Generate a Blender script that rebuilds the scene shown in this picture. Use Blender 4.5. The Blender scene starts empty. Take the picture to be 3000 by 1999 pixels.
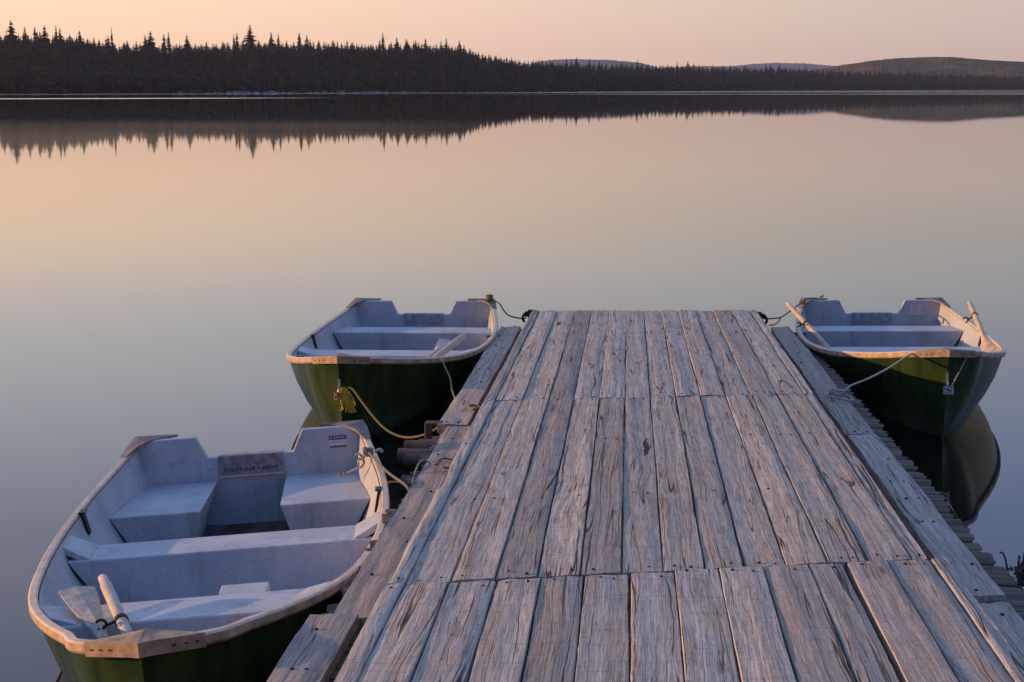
import bpy, bmesh, math, random
import numpy as np
from mathutils import Vector, Matrix, Euler
random.seed(7); RNG = np.random.default_rng(11)
C = bpy.context.scene.collection
SC = bpy.context.scene
R = math.radians

# ------------------------------------------------------------------ camera numbers (3000 x 1999 photograph)
PW, PH, FPX, HORIZON, CAM_H = 3000.0, 1999.0, 4800.0, 259.6, 2.35
PITCH = math.atan((PH / 2 - HORIZON) / FPX)
cP, sP = math.cos(PITCH), math.sin(PITCH)
def ray(px, py):
    x = (px - PW / 2) / FPX; yv = (PH / 2 - py) / FPX
    return Vector((x, cP + yv * sP, -sP + yv * cP))
def at(px, py, z):
    r = ray(px, py); t = (z - CAM_H) / r.z
    return Vector((0, 0, CAM_H)) + r * t
def at_y(px, py, y):
    r = ray(px, py); t = y / r.y
    return Vector((0, 0, CAM_H)) + r * t

# ------------------------------------------------------------------ materials
def new_mat(name):
    m = bpy.data.materials.new(name); m.use_nodes = True
    nt = m.node_tree; b = nt.nodes['Principled BSDF']
    return m, nt, b
def N(nt, t, **kw):
    n = nt.nodes.new(t)
    for k, v in kw.items():
        if k.startswith('i_'): n.inputs[int(k[2:])].default_value = v
        else: setattr(n, k, v)
    return n
def L(nt, a, b): nt.links.new(a, b)
def math_n(nt, op, a, b=None, c=None, clamp=False):
    n = nt.nodes.new('ShaderNodeMath'); n.operation = op; n.use_clamp = clamp
    for i, v in enumerate((a, b, c)):
        if v is None: continue
        if isinstance(v, (int, float)): n.inputs[i].default_value = v
        else: nt.links.new(v, n.inputs[i])
    return n.outputs[0]
def smooth(nt, v, lo, hi, t0=0.0, t1=1.0):
    n = nt.nodes.new('ShaderNodeMapRange'); n.interpolation_type = 'SMOOTHSTEP'
    n.inputs[1].default_value = lo; n.inputs[2].default_value = hi
    n.inputs[3].default_value = t0; n.inputs[4].default_value = t1
    nt.links.new(v, n.inputs[0]); return n.outputs[0]
def noise(nt, vec, scale, detail=3.0, rough=.55, dist=0.0):
    n = nt.nodes.new('ShaderNodeTexNoise'); n.inputs['Scale'].default_value = scale
    n.inputs['Detail'].default_value = detail; n.inputs['Roughness'].default_value = rough
    n.inputs['Distortion'].default_value = dist
    nt.links.new(vec, n.inputs['Vector']); return n.outputs['Fac']
def mixc(nt, fac, a, b, mode='MIX'):
    n = nt.nodes.new('ShaderNodeMix'); n.data_type = 'RGBA'; n.blend_type = mode
    for idx, v in ((0, fac), (6, a), (7, b)):
        if isinstance(v, (int, float)): n.inputs[idx].default_value = v
        elif isinstance(v, tuple): n.inputs[idx].default_value = (*v[:3], 1)
        else: nt.links.new(v, n.inputs[idx])
    return n.outputs[2]
def ramp(nt, fac, stops, interp='LINEAR'):
    n = nt.nodes.new('ShaderNodeValToRGB'); cr = n.color_ramp; cr.interpolation = interp
    while len(cr.elements) < len(stops): cr.elements.new(.5)
    for e, (p, c) in zip(cr.elements, stops): e.position = p; e.color = (*c, 1)
    nt.links.new(fac, n.inputs[0]); return n.outputs[0]
def bump(nt, b, h, strength, dist):
    n = nt.nodes.new('ShaderNodeBump'); n.inputs['Strength'].default_value = strength
    n.inputs['Distance'].default_value = dist
    nt.links.new(h, n.inputs['Height']); nt.links.new(n.outputs[0], b.inputs['Normal'])
def vec_scale(nt, vec, sx, sy, sz):
    n = nt.nodes.new('ShaderNodeVectorMath'); n.operation = 'MULTIPLY'
    n.inputs[1].default_value = (sx, sy, sz); nt.links.new(vec, n.inputs[0]); return n.outputs[0]

def plain(name, col, rough=.5, metal=0.0, var=.25, scale=14, bumps=.15, spec=.5):
    m, nt, b = new_mat(name)
    tc = N(nt, 'ShaderNodeTexCoord').outputs['Object']
    f = noise(nt, tc, scale, 5)
    g = noise(nt, tc, scale * 6, 3)
    c = mixc(nt, smooth(nt, f, .3, .7), tuple(x * (1 - var) for x in col), tuple(min(1, x * (1 + var)) for x in col))
    L(nt, c, b.inputs['Base Color'])
    b.inputs['Roughness'].default_value = rough; b.inputs['Metallic'].default_value = metal
    b.inputs['Specular IOR Level'].default_value = spec
    if bumps: bump(nt, b, math_n(nt, 'ADD', f, math_n(nt, 'MULTIPLY', g, .4)), bumps, .004)
    return m

def wood_mat(name, base_lo, base_hi, warm, crack=1.0, bstr=.9, holes=()):
    """weathered plank: UV = (metres across, metres along); attribute pid = plank number"""
    m, nt, b = new_mat(name)
    uv = N(nt, 'ShaderNodeUVMap'); uv.uv_map = 'UVMap'
    at_ = N(nt, 'ShaderNodeAttribute'); at_.attribute_name = 'pid'
    pid = at_.outputs['Fac']
    sep = N(nt, 'ShaderNodeSeparateXYZ'); L(nt, uv.outputs[0], sep.inputs[0])
    u, v = sep.outputs[0], sep.outputs[1]
    def comb(x, y, z):
        n = N(nt, 'ShaderNodeCombineXYZ')
        for i, k in enumerate((x, y, z)):
            if isinstance(k, (int, float)): n.inputs[i].default_value = k
            else: L(nt, k, n.inputs[i])
        return n.outputs[0]
    M = lambda a, k: math_n(nt, 'MULTIPLY', a, k)
    pz = M(pid, 3.71)
    # warp the grain sideways: slow wander and knots
    w1 = noise(nt, comb(M(u, 3), M(v, .75), pz), 1.0, 2)
    w2 = noise(nt, comb(M(u, 9), M(v, 5), pz), 1.0, 2)
    uw = math_n(nt, 'ADD', u, math_n(nt, 'ADD', M(math_n(nt, 'SUBTRACT', w1, .5), .075), M(math_n(nt, 'SUBTRACT', w2, .5), .011)))
    rings = noise(nt, comb(M(uw, 55), M(v, .7), pz), 1.0, 3, .6)
    fine = noise(nt, comb(M(uw, 260), M(v, 5.5), pz), 1.0, 3, .7)
    big = noise(nt, comb(M(u, 7), M(v, 1.6), pz), 1.0, 4)
    pit = noise(nt, comb(M(u, 70), M(v, 45), pz), 1.0, 3)
    saw = noise(nt, comb(M(u, 5), M(v, 42), pz), 1.0, 2)
    # long drying cracks, here and there
    ck = noise(nt, comb(M(uw, 15), M(v, .22), math_n(nt, 'ADD', pz, 9.3)), 1.0, 1.5, .5)
    ckg = smooth(nt, noise(nt, comb(M(u, 6), M(v, 1.3), math_n(nt, 'ADD', pz, 4.1)), 1.0, 2), .42, .50)
    ckl = M(smooth(nt, math_n(nt, 'ABSOLUTE', math_n(nt, 'SUBTRACT', ck, .5)), .0, .009, 1.0, 0.0), ckg)
    ck2 = noise(nt, comb(M(uw, 46), M(v, .8), math_n(nt, 'ADD', pz, 2.2)), 1.0, 2)
    ck2l = M(smooth(nt, math_n(nt, 'ABSOLUTE', math_n(nt, 'SUBTRACT', ck2, .5)), .0, .022, 1.0, 0.0),
             smooth(nt, noise(nt, comb(M(u, 9), M(v, 3.3), math_n(nt, 'ADD', pz, 7.7)), 1.0, 2), .52, .62))
    ck3 = noise(nt, comb(M(uw, 24), M(v, .30), math_n(nt, 'ADD', pz, 31.7)), 1.0, 1.5, .5)
    ck3l = M(smooth(nt, math_n(nt, 'ABSOLUTE', math_n(nt, 'SUBTRACT', ck3, .47)), .0, .010, 1.0, 0.0),
             smooth(nt, noise(nt, comb(M(u, 5), M(v, 1.9), math_n(nt, 'ADD', pz, 13.3)), 1.0, 2), .47, .56))
    cracks = math_n(nt, 'MAXIMUM', math_n(nt, 'MAXIMUM', ckl, M(ck2l, .40)), M(ck3l, .8), clamp=True)
    for hid, u0, v0, hw, hl in holes:                 # rotted splits in two particular planks
        du = math_n(nt, 'DIVIDE', math_n(nt, 'SUBTRACT', math_n(nt, 'ADD', u, M(math_n(nt, 'SUBTRACT', noise(nt, comb(M(v, 9), 3.3, hid), 1.0, 3), .5), .035)), u0), hw)
        dv = math_n(nt, 'DIVIDE', math_n(nt, 'SUBTRACT', v, v0), hl)
        dd_ = math_n(nt, 'ADD', math_n(nt, 'MULTIPLY', du, du), math_n(nt, 'MULTIPLY', dv, dv))
        hm = M(smooth(nt, dd_, .45, .95, 1.0, 0.0), math_n(nt, 'LESS_THAN', math_n(nt, 'ABSOLUTE', math_n(nt, 'SUBTRACT', pid, float(hid))), .4))
        cracks = math_n(nt, 'MAXIMUM', cracks, hm)
    # knots
    vo = N(nt, 'ShaderNodeTexVoronoi'); vo.inputs['Scale'].default_value = 1.0
    L(nt, comb(M(u, 7.0), M(v, 1.7), pz), vo.inputs['Vector'])
    knot = smooth(nt, vo.outputs['Distance'], .05, .14, 1.0, 0.0)
    knot = M(knot, smooth(nt, noise(nt, comb(M(v, 1.3), pz, 1.0), 1.0, 1), .55, .6))
    col = mixc(nt, smooth(nt, rings, .36, .64), base_lo, base_hi)
    per = N(nt, 'ShaderNodeTexWhiteNoise'); per.noise_dimensions = '1D'; L(nt, pid, per.inputs['W'])
    col = mixc(nt, 1.0, col, ramp(nt, per.outputs['Value'], [(0, (.66, .66, .68)), (.3, (.86, .84, .80)), (.5, (.95, .97, 1.0)), (.75, (1.06, .98, .88)), (1, (1.18, 1.16, 1.12))]), 'MULTIPLY')
    col = mixc(nt, M(smooth(nt, big, .5, .72), .55), col, warm)
    col = mixc(nt, M(smooth(nt, fine, .36, .60, 1.0, 0.0), .60), col, tuple(x * .34 for x in base_lo))
    col = mixc(nt, M(smooth(nt, pit, .58, .72), .34), col, tuple(x * .4 for x in base_lo))
    col = mixc(nt, M(knot, .65), col, (.06, .045, .035))
    col = mixc(nt, M(cracks, .92 * crack), col, (.012, .011, .011))
    L(nt, col, b.inputs['Base Color'])
    b.inputs['Roughness'].default_value = .82; b.inputs['Specular IOR Level'].default_value = .25
    h = math_n(nt, 'ADD', M(rings, .55), M(fine, .50))
    h = math_n(nt, 'ADD', h, M(saw, .6)); h = math_n(nt, 'ADD', h, M(smooth(nt, saw, .60, .70), .55))
    h = math_n(nt, 'ADD', h, M(pit, .36))
    h = math_n(nt, 'ADD', h, M(big, 1.7))
    h = math_n(nt, 'SUBTRACT', h, M(cracks, 1.6 * crack))
    bump(nt, b, h, bstr, .006)
    return m

MAT = {}
MAT['deck'] = wood_mat('weathered_deck', (.475, .430, .375), (.68, .620, .535), (.52, .385, .26), holes=[(21, .108, 31.05, .017, .24), (3, .050, 7.81, .020, .15)])
MAT['runner'] = wood_mat('weathered_runner', (.45, .395, .35), (.63, .56, .485), (.50, .37, .26), .8, .6)
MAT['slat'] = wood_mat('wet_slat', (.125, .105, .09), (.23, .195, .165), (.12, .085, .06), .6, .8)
MAT['crib'] = plain('old_log', (.085, .064, .05), .85, var=.4, bumps=.6)
MAT['nail'] = plain('rusty_nail', (.02, .016, .014), .7, .3)
MAT['hardware'] = plain('dark_iron', (.035, .033, .033), .45, .7)
MAT['chrome'] = plain('galvanised', (.5, .5, .5), .35, .9)

def boat_white():
    m, nt, b = new_mat('boat_white')
    tc = N(nt, 'ShaderNodeTexCoord').outputs['Object']
    f = noise(nt, tc, 3.5, 6, .6); g = noise(nt, tc, 38, 4, .65); s = noise(nt, vec_scale(nt, tc, 9, 9, 1.4), 1.0, 5, .65)
    sp = noise(nt, tc, 120, 2)
    c = mixc(nt, smooth(nt, f, .35, .7), (.42, .462, .50), (.535, .575, .61))
    c = mixc(nt, math_n(nt, 'MULTIPLY', smooth(nt, s, .50, .72), .55), c, (.28, .265, .24))
    c = mixc(nt, math_n(nt, 'MULTIPLY', smooth(nt, g, .56, .72), .5), c, (.22, .20, .18))
    c = mixc(nt, math_n(nt, 'MULTIPLY', smooth(nt, sp, .66, .72), .6), c, (.12, .11, .10))
    L(nt, c, b.inputs['Base Color']); b.inputs['Roughness'].default_value = .5
    b.inputs['Specular IOR Level'].default_value = .35
    bump(nt, b, math_n(nt, 'ADD', f, math_n(nt, 'MULTIPLY', g, .25)), .25, .006)
    return m
MAT['white'] = boat_white()
def hull_green(name, a, bcol, rough):
    m, nt, b = new_mat(name)
    tc = N(nt, 'ShaderNodeTexCoord').outputs['Object']
    f = noise(nt, vec_scale(nt, tc, 5, 5, 1.2), 1.0, 5, .6); g = noise(nt, tc, 30, 5, .7)
    scr = noise(nt, vec_scale(nt, tc, 3, 3, 40), 1.0, 3)
    c = mixc(nt, smooth(nt, f, .35, .68), a, bcol)
    c = mixc(nt, math_n(nt, 'MULTIPLY', smooth(nt, g, .64, .74), .35), c, (.20, .22, .17))
    c = mixc(nt, math_n(nt, 'MULTIPLY', smooth(nt, scr, .68, .74), .18), c, (.3, .32, .28))
    L(nt, c, b.inputs['Base Color'])
    r = math_n(nt, 'MULTIPLY_ADD', g, .25, rough - .08); L(nt, r, b.inputs['Roughness'])
    b.inputs['Specular IOR Level'].default_value = .10
    bump(nt, b, math_n(nt, 'ADD', f, math_n(nt, 'MULTIPLY', g, .12)), .12, .01)
    return m
MAT['green'] = hull_green('hull_green', (.011, .031, .013), (.046, .074, .019), .30)
MAT['rail'] = plain('rail_cream', (.60, .49, .37), .5, var=.18, scale=9, bumps=.2)
MAT['rail_wood'] = plain('rail_wood', (.44, .32, .21), .6, var=.3, scale=12, bumps=.3)
MAT['cap'] = plain('cap_wood', (.36, .25, .155), .6, var=.35, scale=16, bumps=.4)
MAT['plate'] = plain('corner_plate_brown', (.21, .165, .145), .55, var=.3, bumps=.3)
MAT['floor'] = plain('dirty_floor', (.065, .048, .030), .75, var=.7, scale=9, bumps=.3)
MAT['pad_pale'] = plain('pad_pale', (.33, .34, .37), .6, var=.25, scale=30, bumps=.2)
MAT['pad'] = plain('pad_brown', (.30, .27, .275), .6, var=.3, scale=30, bumps=.2)
MAT['ink'] = plain('faded_ink', (.10, .10, .16), .6, var=.5, scale=60, bumps=0)
MAT['emboss'] = plain('pale_print', (.62, .58, .60), .5, var=.1, bumps=0)
MAT['emboss2'] = plain('placard_face', (.50, .49, .54), .5, var=.1, bumps=0)
MAT['sticker_blue'] = plain('sticker_blue', (.03, .06, .30), .4, var=.15, bumps=0)
MAT['sticker_cream'] = plain('sticker_cream', (.72, .66, .52), .5, var=.1, bumps=0)
MAT['oar_grey'] = plain('oar_grey', (.46, .425, .36), .7, var=.28, scale=22, bumps=.4)
MAT['oar_pale'] = plain('oar_pale', (.50, .445, .38), .6, var=.16, scale=16, bumps=.25)
MAT['oar_warm'] = plain('oar_warm', (.56, .42, .27), .55, var=.16, scale=16, bumps=.25)
def rope_mat(name, c1, c2):
    m, nt, b = new_mat(name)
    uv = N(nt, 'ShaderNodeUVMap'); uv.uv_map = 'UVMap'
    wv = N(nt, 'ShaderNodeTexWave'); wv.bands_direction = 'DIAGONAL'; wv.inputs['Scale'].default_value = 26
    wv.inputs['Distortion'].default_value = .6
    L(nt, uv.outputs[0], wv.inputs['Vector'])
    tc = N(nt, 'ShaderNodeTexCoord').outputs['Object']
    f = noise(nt, tc, 40, 3)
    c = mixc(nt, f, c1, c2); c = mixc(nt, math_n(nt, 'MULTIPLY', wv.outputs['Fac'], .35), c, tuple(x * .35 for x in c1))
    L(nt, c, b.inputs['Base Color']); b.inputs['Roughness'].default_value = .8
    bump(nt, b, wv.outputs['Fac'], .8, .003)
    return m
MAT['rope_yellow'] = rope_mat('rope_yellow', (.70, .46, .02), (.85, .62, .05))
MAT['rope_olive'] = rope_mat('rope_olive', (.20, .17, .07), (.34, .29, .12))
MAT['rope_white'] = rope_mat('rope_white', (.42, .42, .37), (.60, .58, .50))
MAT['rope_grey'] = rope_mat('rope_grey', (.22, .20, .17), (.36, .33, .27))
MAT['reed'] = plain('dry_reed', (.06, .05, .035), .8)
MAT['reed_leaf'] = plain('dark_bush_leaf', (.035, .032, .025), .8)

# ------------------------------------------------------------------ object helpers
def link(o): C.objects.link(o); return o
def tag(o, label=None, cat=None, group=None, kind=None):
    for k, v in (('label', label), ('category', cat), ('group', group), ('kind', kind)):
        if v: o[k] = v
    return o
def empty(name, mat=None, loc=None):
    o = link(bpy.data.objects.new(name, None)); o.empty_display_size = .2
    if mat is not None: o.matrix_world = mat
    if loc is not None: o.location = loc
    return o
class MB:
    def __init__(s): s.v = []; s.f = []; s.m = []; s.uv = []; s.pid = []
    def add(s, verts, faces, mi=0, uvs=None, pid=0.0):
        o = len(s.v); s.v += [tuple(p) for p in verts]
        s.uv += [tuple(q) for q in uvs] if uvs is not None else [(p[0], p[1]) for p in verts]
        s.pid += [pid] * len(verts)
        s.f += [tuple(i + o for i in f) for f in faces]; s.m += [mi] * len(faces)
    def grid(s, rows, mi=0, uvs=None, close=False, pid=0.0):
        n = len(rows); k = len(rows[0]); fs = []
        for i in range(n - 1):
            for j in range(k if close else k - 1):
                jj = (j + 1) % k
                fs.append((i * k + j, i * k + jj, (i + 1) * k + jj, (i + 1) * k + j))
        s.add([p for r in rows for p in r], fs, mi, [q for r in uvs for q in r] if uvs else None, pid)
    def box(s, c, size, mi=0, rot=None, uv_along='y', pid=0.0):
        hx, hy, hz = (k / 2 for k in size)
        vs = [Vector((x, y, z)) for z in (-hz, hz) for y in (-hy, hy) for x in (-hx, hx)]
        if rot is not None: vs = [rot @ v for v in vs]
        vs = [v + Vector(c) for v in vs]
        s.add(vs, [(0, 2, 3, 1), (4, 5, 7, 6), (0, 1, 5, 4), (2, 6, 7, 3), (0, 4, 6, 2), (1, 3, 7, 5)], mi, None, pid)
    def tube(s, pts, rad, n=8, mi=0, caps=True, prof=None):
        pts = [Vector(p) for p in pts]; rows = []; uvs = []; d = 0
        rads = rad if isinstance(rad, (list, tuple)) else [rad] * len(pts)
        t0 = (pts[1] - pts[0]).normalized(); up = Vector((0, 0, 1)) if abs(t0.z) < .9 else Vector((1, 0, 0))
        a = t0.cross(up).normalized()
        for i, p in enumerate(pts):
            t = (pts[min(i + 1, len(pts) - 1)] - pts[max(i - 1, 0)]).normalized()
            a = (a - t * a.dot(t)).normalized(); b = t.cross(a)
            if i: d += (p - pts[i - 1]).length
            rows.append([p + (a * math.cos(k * 2 * math.pi / n) + b * math.sin(k * 2 * math.pi / n)) * rads[i] for k in range(n)])
            uvs.append([(k / n * .06, d) for k in range(n)])
        s.grid(rows, mi, uvs, close=True)
        if caps:
            s.add(rows[0], [tuple(range(n))], mi); s.add(rows[-1], [tuple(reversed(range(n)))], mi)
    def build(s, name, mats, parent=None, smooth=False, bevel=0, angle=None):
        me = bpy.data.meshes.new(name); me.from_pydata(s.v, [], s.f)
        for m in (mats if isinstance(mats, (list, tuple)) else [mats]): me.materials.append(m)
        me.polygons.foreach_set('material_index', s.m)
        uvl = me.uv_layers.new(name='UVMap')
        li = np.empty(len(me.loops), dtype=np.int32); me.loops.foreach_get('vertex_index', li)
        uvl.data.foreach_set('uv', np.array(s.uv, dtype=np.float32)[li].ravel())
        a = me.attributes.new('pid', 'FLOAT', 'POINT'); a.data.foreach_set('value', np.array(s.pid, dtype=np.float32))
        if smooth or angle: me.polygons.foreach_set('use_smooth', [True] * len(me.polygons))
        me.update()
        if angle: me.set_sharp_from_angle(angle=R(angle))
        o = link(bpy.data.objects.new(name, me))
        if parent is not None: o.parent = parent
        if bevel:
            b = o.modifiers.new('edge', 'BEVEL'); b.width = bevel; b.segments = 2; b.limit_method = 'ANGLE'; b.angle_limit = R(35)
        return o
def curve_pts(ctrl, n=8):
    P = [Vector(p) for p in ctrl]; out = []
    P = [P[0] * 2 - P[1]] + P + [P[-1] * 2 - P[-2]]
    for i in range(1, len(P) - 2):
        a, b, c, d = P[i - 1:i + 3]
        for k in range(n):
            t = k / n
            out.append(.5 * ((2 * b) + (c - a) * t + (2 * a - 5 * b + 4 * c - d) * t * t + (3 * b - a - 3 * c + d) * t ** 3))
    out.append(P[-2]); return out
def rope(name, strands, rad, mat, label, group=None):
    m = MB()
    for st in strands:
        r = rad
        if isinstance(st, tuple): st, r = st
        r *= .78
        m.tube(curve_pts(st), r, 7)
    o = m.build(name, mat, smooth=True); tag(o, label, 'rope', group); return o
def wob(x, seed):  # smooth 1-d wobble in -1..1
    return (math.sin(x * 1.7 + seed * 5.1) + math.sin(x * 4.3 + seed * 2.3) * .6 + math.sin(x * 9.1 + seed * 7.7) * .35) / 1.95

# ------------------------------------------------------------------ world
SUN_EL = R(7.6); SUN_DIR = Vector((-1, .08, math.tan(SUN_EL))).normalized()     # towards the sun
W = bpy.data.worlds.new('World'); SC.world = W; W.use_nodes = True
nt = W.node_tree; nt.nodes.clear()
tc = N(nt, 'ShaderNodeTexCoord').outputs['Generated']
sep = N(nt, 'ShaderNodeSeparateXYZ'); L(nt, tc, sep.inputs[0])
zz = math_n(nt, 'ABSOLUTE', sep.outputs[2])
zn = noise(nt, vec_scale(nt, tc, 3, 3, 22), 1.0, 3, .5)
zz = math_n(nt, 'ADD', zz, math_n(nt, 'MULTIPLY', math_n(nt, 'SUBTRACT', zn, .5), .012), clamp=True)
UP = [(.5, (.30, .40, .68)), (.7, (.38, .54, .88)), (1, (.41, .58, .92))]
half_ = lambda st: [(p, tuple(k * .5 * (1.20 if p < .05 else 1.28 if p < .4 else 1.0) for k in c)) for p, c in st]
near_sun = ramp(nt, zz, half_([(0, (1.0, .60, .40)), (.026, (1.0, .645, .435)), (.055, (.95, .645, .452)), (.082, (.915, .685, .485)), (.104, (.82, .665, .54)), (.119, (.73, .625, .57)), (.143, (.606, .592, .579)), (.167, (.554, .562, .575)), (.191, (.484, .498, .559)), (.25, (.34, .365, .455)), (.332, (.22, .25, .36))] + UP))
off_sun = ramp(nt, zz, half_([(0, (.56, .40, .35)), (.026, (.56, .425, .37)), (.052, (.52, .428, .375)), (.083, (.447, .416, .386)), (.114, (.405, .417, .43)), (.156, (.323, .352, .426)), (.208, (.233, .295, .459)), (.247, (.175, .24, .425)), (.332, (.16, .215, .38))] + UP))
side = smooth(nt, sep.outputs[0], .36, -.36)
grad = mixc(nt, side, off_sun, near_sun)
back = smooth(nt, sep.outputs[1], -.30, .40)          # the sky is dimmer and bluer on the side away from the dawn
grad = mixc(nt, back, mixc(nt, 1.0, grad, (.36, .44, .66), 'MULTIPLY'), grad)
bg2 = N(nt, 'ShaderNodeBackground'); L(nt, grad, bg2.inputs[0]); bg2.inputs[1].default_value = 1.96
sky = N(nt, 'ShaderNodeTexSky'); sky.sky_type = 'NISHITA'; sky.sun_disc = False
sky.sun_elevation = SUN_EL; sky.sun_rotation = math.atan2(SUN_DIR.x, SUN_DIR.y)
bg1 = N(nt, 'ShaderNodeBackground'); L(nt, sky.outputs[0], bg1.inputs[0]); bg1.inputs[1].default_value = .0
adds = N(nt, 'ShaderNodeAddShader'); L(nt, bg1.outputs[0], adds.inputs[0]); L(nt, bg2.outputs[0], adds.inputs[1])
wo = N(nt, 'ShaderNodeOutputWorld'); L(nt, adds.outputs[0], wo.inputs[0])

sl = bpy.data.lights.new('sun', 'SUN'); sl.energy = 5.0; sl.angle = R(.6); sl.color = (1, .52, .20)
so = link(bpy.data.objects.new('sun', sl)); so.rotation_euler = SUN_DIR.to_track_quat('Z', 'Y').to_euler(); so.location = (-20, 5, 12)

cam = bpy.data.cameras.new('camera'); cam.sensor_width = 36; cam.lens = FPX / PW * 36; cam.clip_start = .1; cam.clip_end = 30000
co = link(bpy.data.objects.new('camera', cam)); co.location = (0, 0, CAM_H); co.rotation_euler = (math.pi / 2 - PITCH, 0, 0)
SC.camera = co

# ------------------------------------------------------------------ water
def water_mat():
    m, nt, b = new_mat('lake_water')
    nt.nodes.remove(b)
    g = N(nt, 'ShaderNodeNewGeometry'); P = g.outputs['Position']
    sp = N(nt, 'ShaderNodeSeparateXYZ'); L(nt, P, sp.inputs[0]); x, y = sp.outputs[0], sp.outputs[1]
    M = lambda a, k: math_n(nt, 'MULTIPLY', a, k)
    A = lambda a, k: math_n(nt, 'ADD', a, k)
    n1 = noise(nt, vec_scale(nt, P, .004, .012, 1), 1.0, 3)
    n2 = noise(nt, vec_scale(nt, P, .02, .06, 1), 1.0, 2)
    def band(centre, half, soft, xlo=None, xhi=None, xs=80.):
        d = math_n(nt, 'ABSOLUTE', math_n(nt, 'SUBTRACT', y, centre))
        k = smooth(nt, d, half, half + soft, 1.0, 0.0)
        if xlo is not None: k = M(k, smooth(nt, x, xlo - xs, xlo + xs))
        if xhi is not None: k = M(k, smooth(nt, x, xhi - xs, xhi + xs, 1.0, 0.0))
        return k
    # wind lanes (rippled strips) on the still lake
    c1 = A(M(x, .55), 445.)
    lane1 = M(band(c1, 15., 8., None, -62., 22.), 1.0)
    c2 = A(M(x, .12), A(M(n1, 70.), 640.))
    lane2 = M(band(c2, 12., 30., 20., None, 60.), smooth(nt, n2, .38, .56, .25, 1.0))
    c3 = A(M(x, .05), 905.)
    lane3 = M(band(c3, 40., 60., 160., None, 60.), smooth(nt, n1, .42, .6))
    lanes = math_n(nt, 'MAXIMUM', math_n(nt, 'MAXIMUM', lane1, lane2), M(lane3, .6), clamp=True)
    # rippled skin close to the far shore
    shore = A(M(x, 1.25), 930.)
    sh = M(smooth(nt, math_n(nt, 'SUBTRACT', y, shore), -130., -40.), .36)
    # faint ripple in the nearer water on the sun side
    veil = M(smooth(nt, y, 138., 84.), smooth(nt, x, 12., -22.))
    veil = M(M(veil, smooth(nt, y, 40., 56.)), smooth(nt, n2, .25, .6, .5, 1.0))
    rip = math_n(nt, 'MAXIMUM', lanes, sh, clamp=True)
    bn = noise(nt, vec_scale(nt, P, .9, 2.6, 1), 1.0, 3, .5)
    bp = N(nt, 'ShaderNodeBump'); bp.inputs['Strength'].default_value = .018; bp.inputs['Distance'].default_value = .02; L(nt, bn, bp.inputs['Height'])
    fr = N(nt, 'ShaderNodeFresnel'); fr.inputs['IOR'].default_value = 1.42
    deep = N(nt, 'ShaderNodeBsdfDiffuse'); deep.inputs['Color'].default_value = (.006, .008, .011, 1)
    calm = N(nt, 'ShaderNodeBsdfGlossy'); calm.inputs['Roughness'].default_value = .003; L(nt, bp.outputs[0], calm.inputs['Normal'])
    ruf = N(nt, 'ShaderNodeBsdfGlossy'); ruf.inputs['Roughness'].default_value = .20; ruf.inputs['Color'].default_value = (.92, .92, .92, 1)
    mx = N(nt, 'ShaderNodeMixShader'); L(nt, rip, mx.inputs[0]); L(nt, calm.outputs[0], mx.inputs[1]); L(nt, ruf.outputs[0], mx.inputs[2])
    soft = N(nt, 'ShaderNodeBsdfGlossy'); soft.inputs['Roughness'].default_value = .11
    mv = N(nt, 'ShaderNodeMixShader'); L(nt, A(M(veil, .22), M(smooth(nt, noise(nt, vec_scale(nt, P, .03, .30, 1), 1.0, 4), .48, .68), .05)), mv.inputs[0]); L(nt, mx.outputs[0], mv.inputs[1]); L(nt, soft.outputs[0], mv.inputs[2]); mx = mv
    fin = N(nt, 'ShaderNodeMixShader'); L(nt, math_n(nt, 'POWER', fr.outputs[0], .45), fin.inputs[0]); L(nt, deep.outputs[0], fin.inputs[1]); L(nt, mx.outputs[0], fin.inputs[2])
    L(nt, fin.outputs[0], nt.nodes['Material Output'].inputs[0])
    return m
m = MB(); S = 9000
m.add([(-S, -S, 0), (S, -S, 0), (S, S, 0), (-S, S, 0)], [(0, 1, 2, 3)])
tag(m.build('water', water_mat()), kind='structure')

# ------------------------------------------------------------------ dock
DOCK_H = 1.56                                              # camera above the deck
dd = ray(1845, 373.6).normalized(); dl = dd.cross(Vector((0, 0, 1))).normalized(); dn = dl.cross(dd)
DO = Vector((0, 0, CAM_H)) - dn * DOCK_H
DM = Matrix(((dl.x, dd.x, dn.x, DO.x), (dl.y, dd.y, dn.y, DO.y), (dl.z, dd.z, dn.z, DO.z), (0, 0, 0, 1)))
def on_dock(t, s, h=0.0): return DM @ Vector((t, s, h))
def to_dock(p): return DM.inverted() @ p
dock = empty('dock', DM)
tag(dock, 'long weathered grey plank dock running out over the still lake', 'dock')

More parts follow.
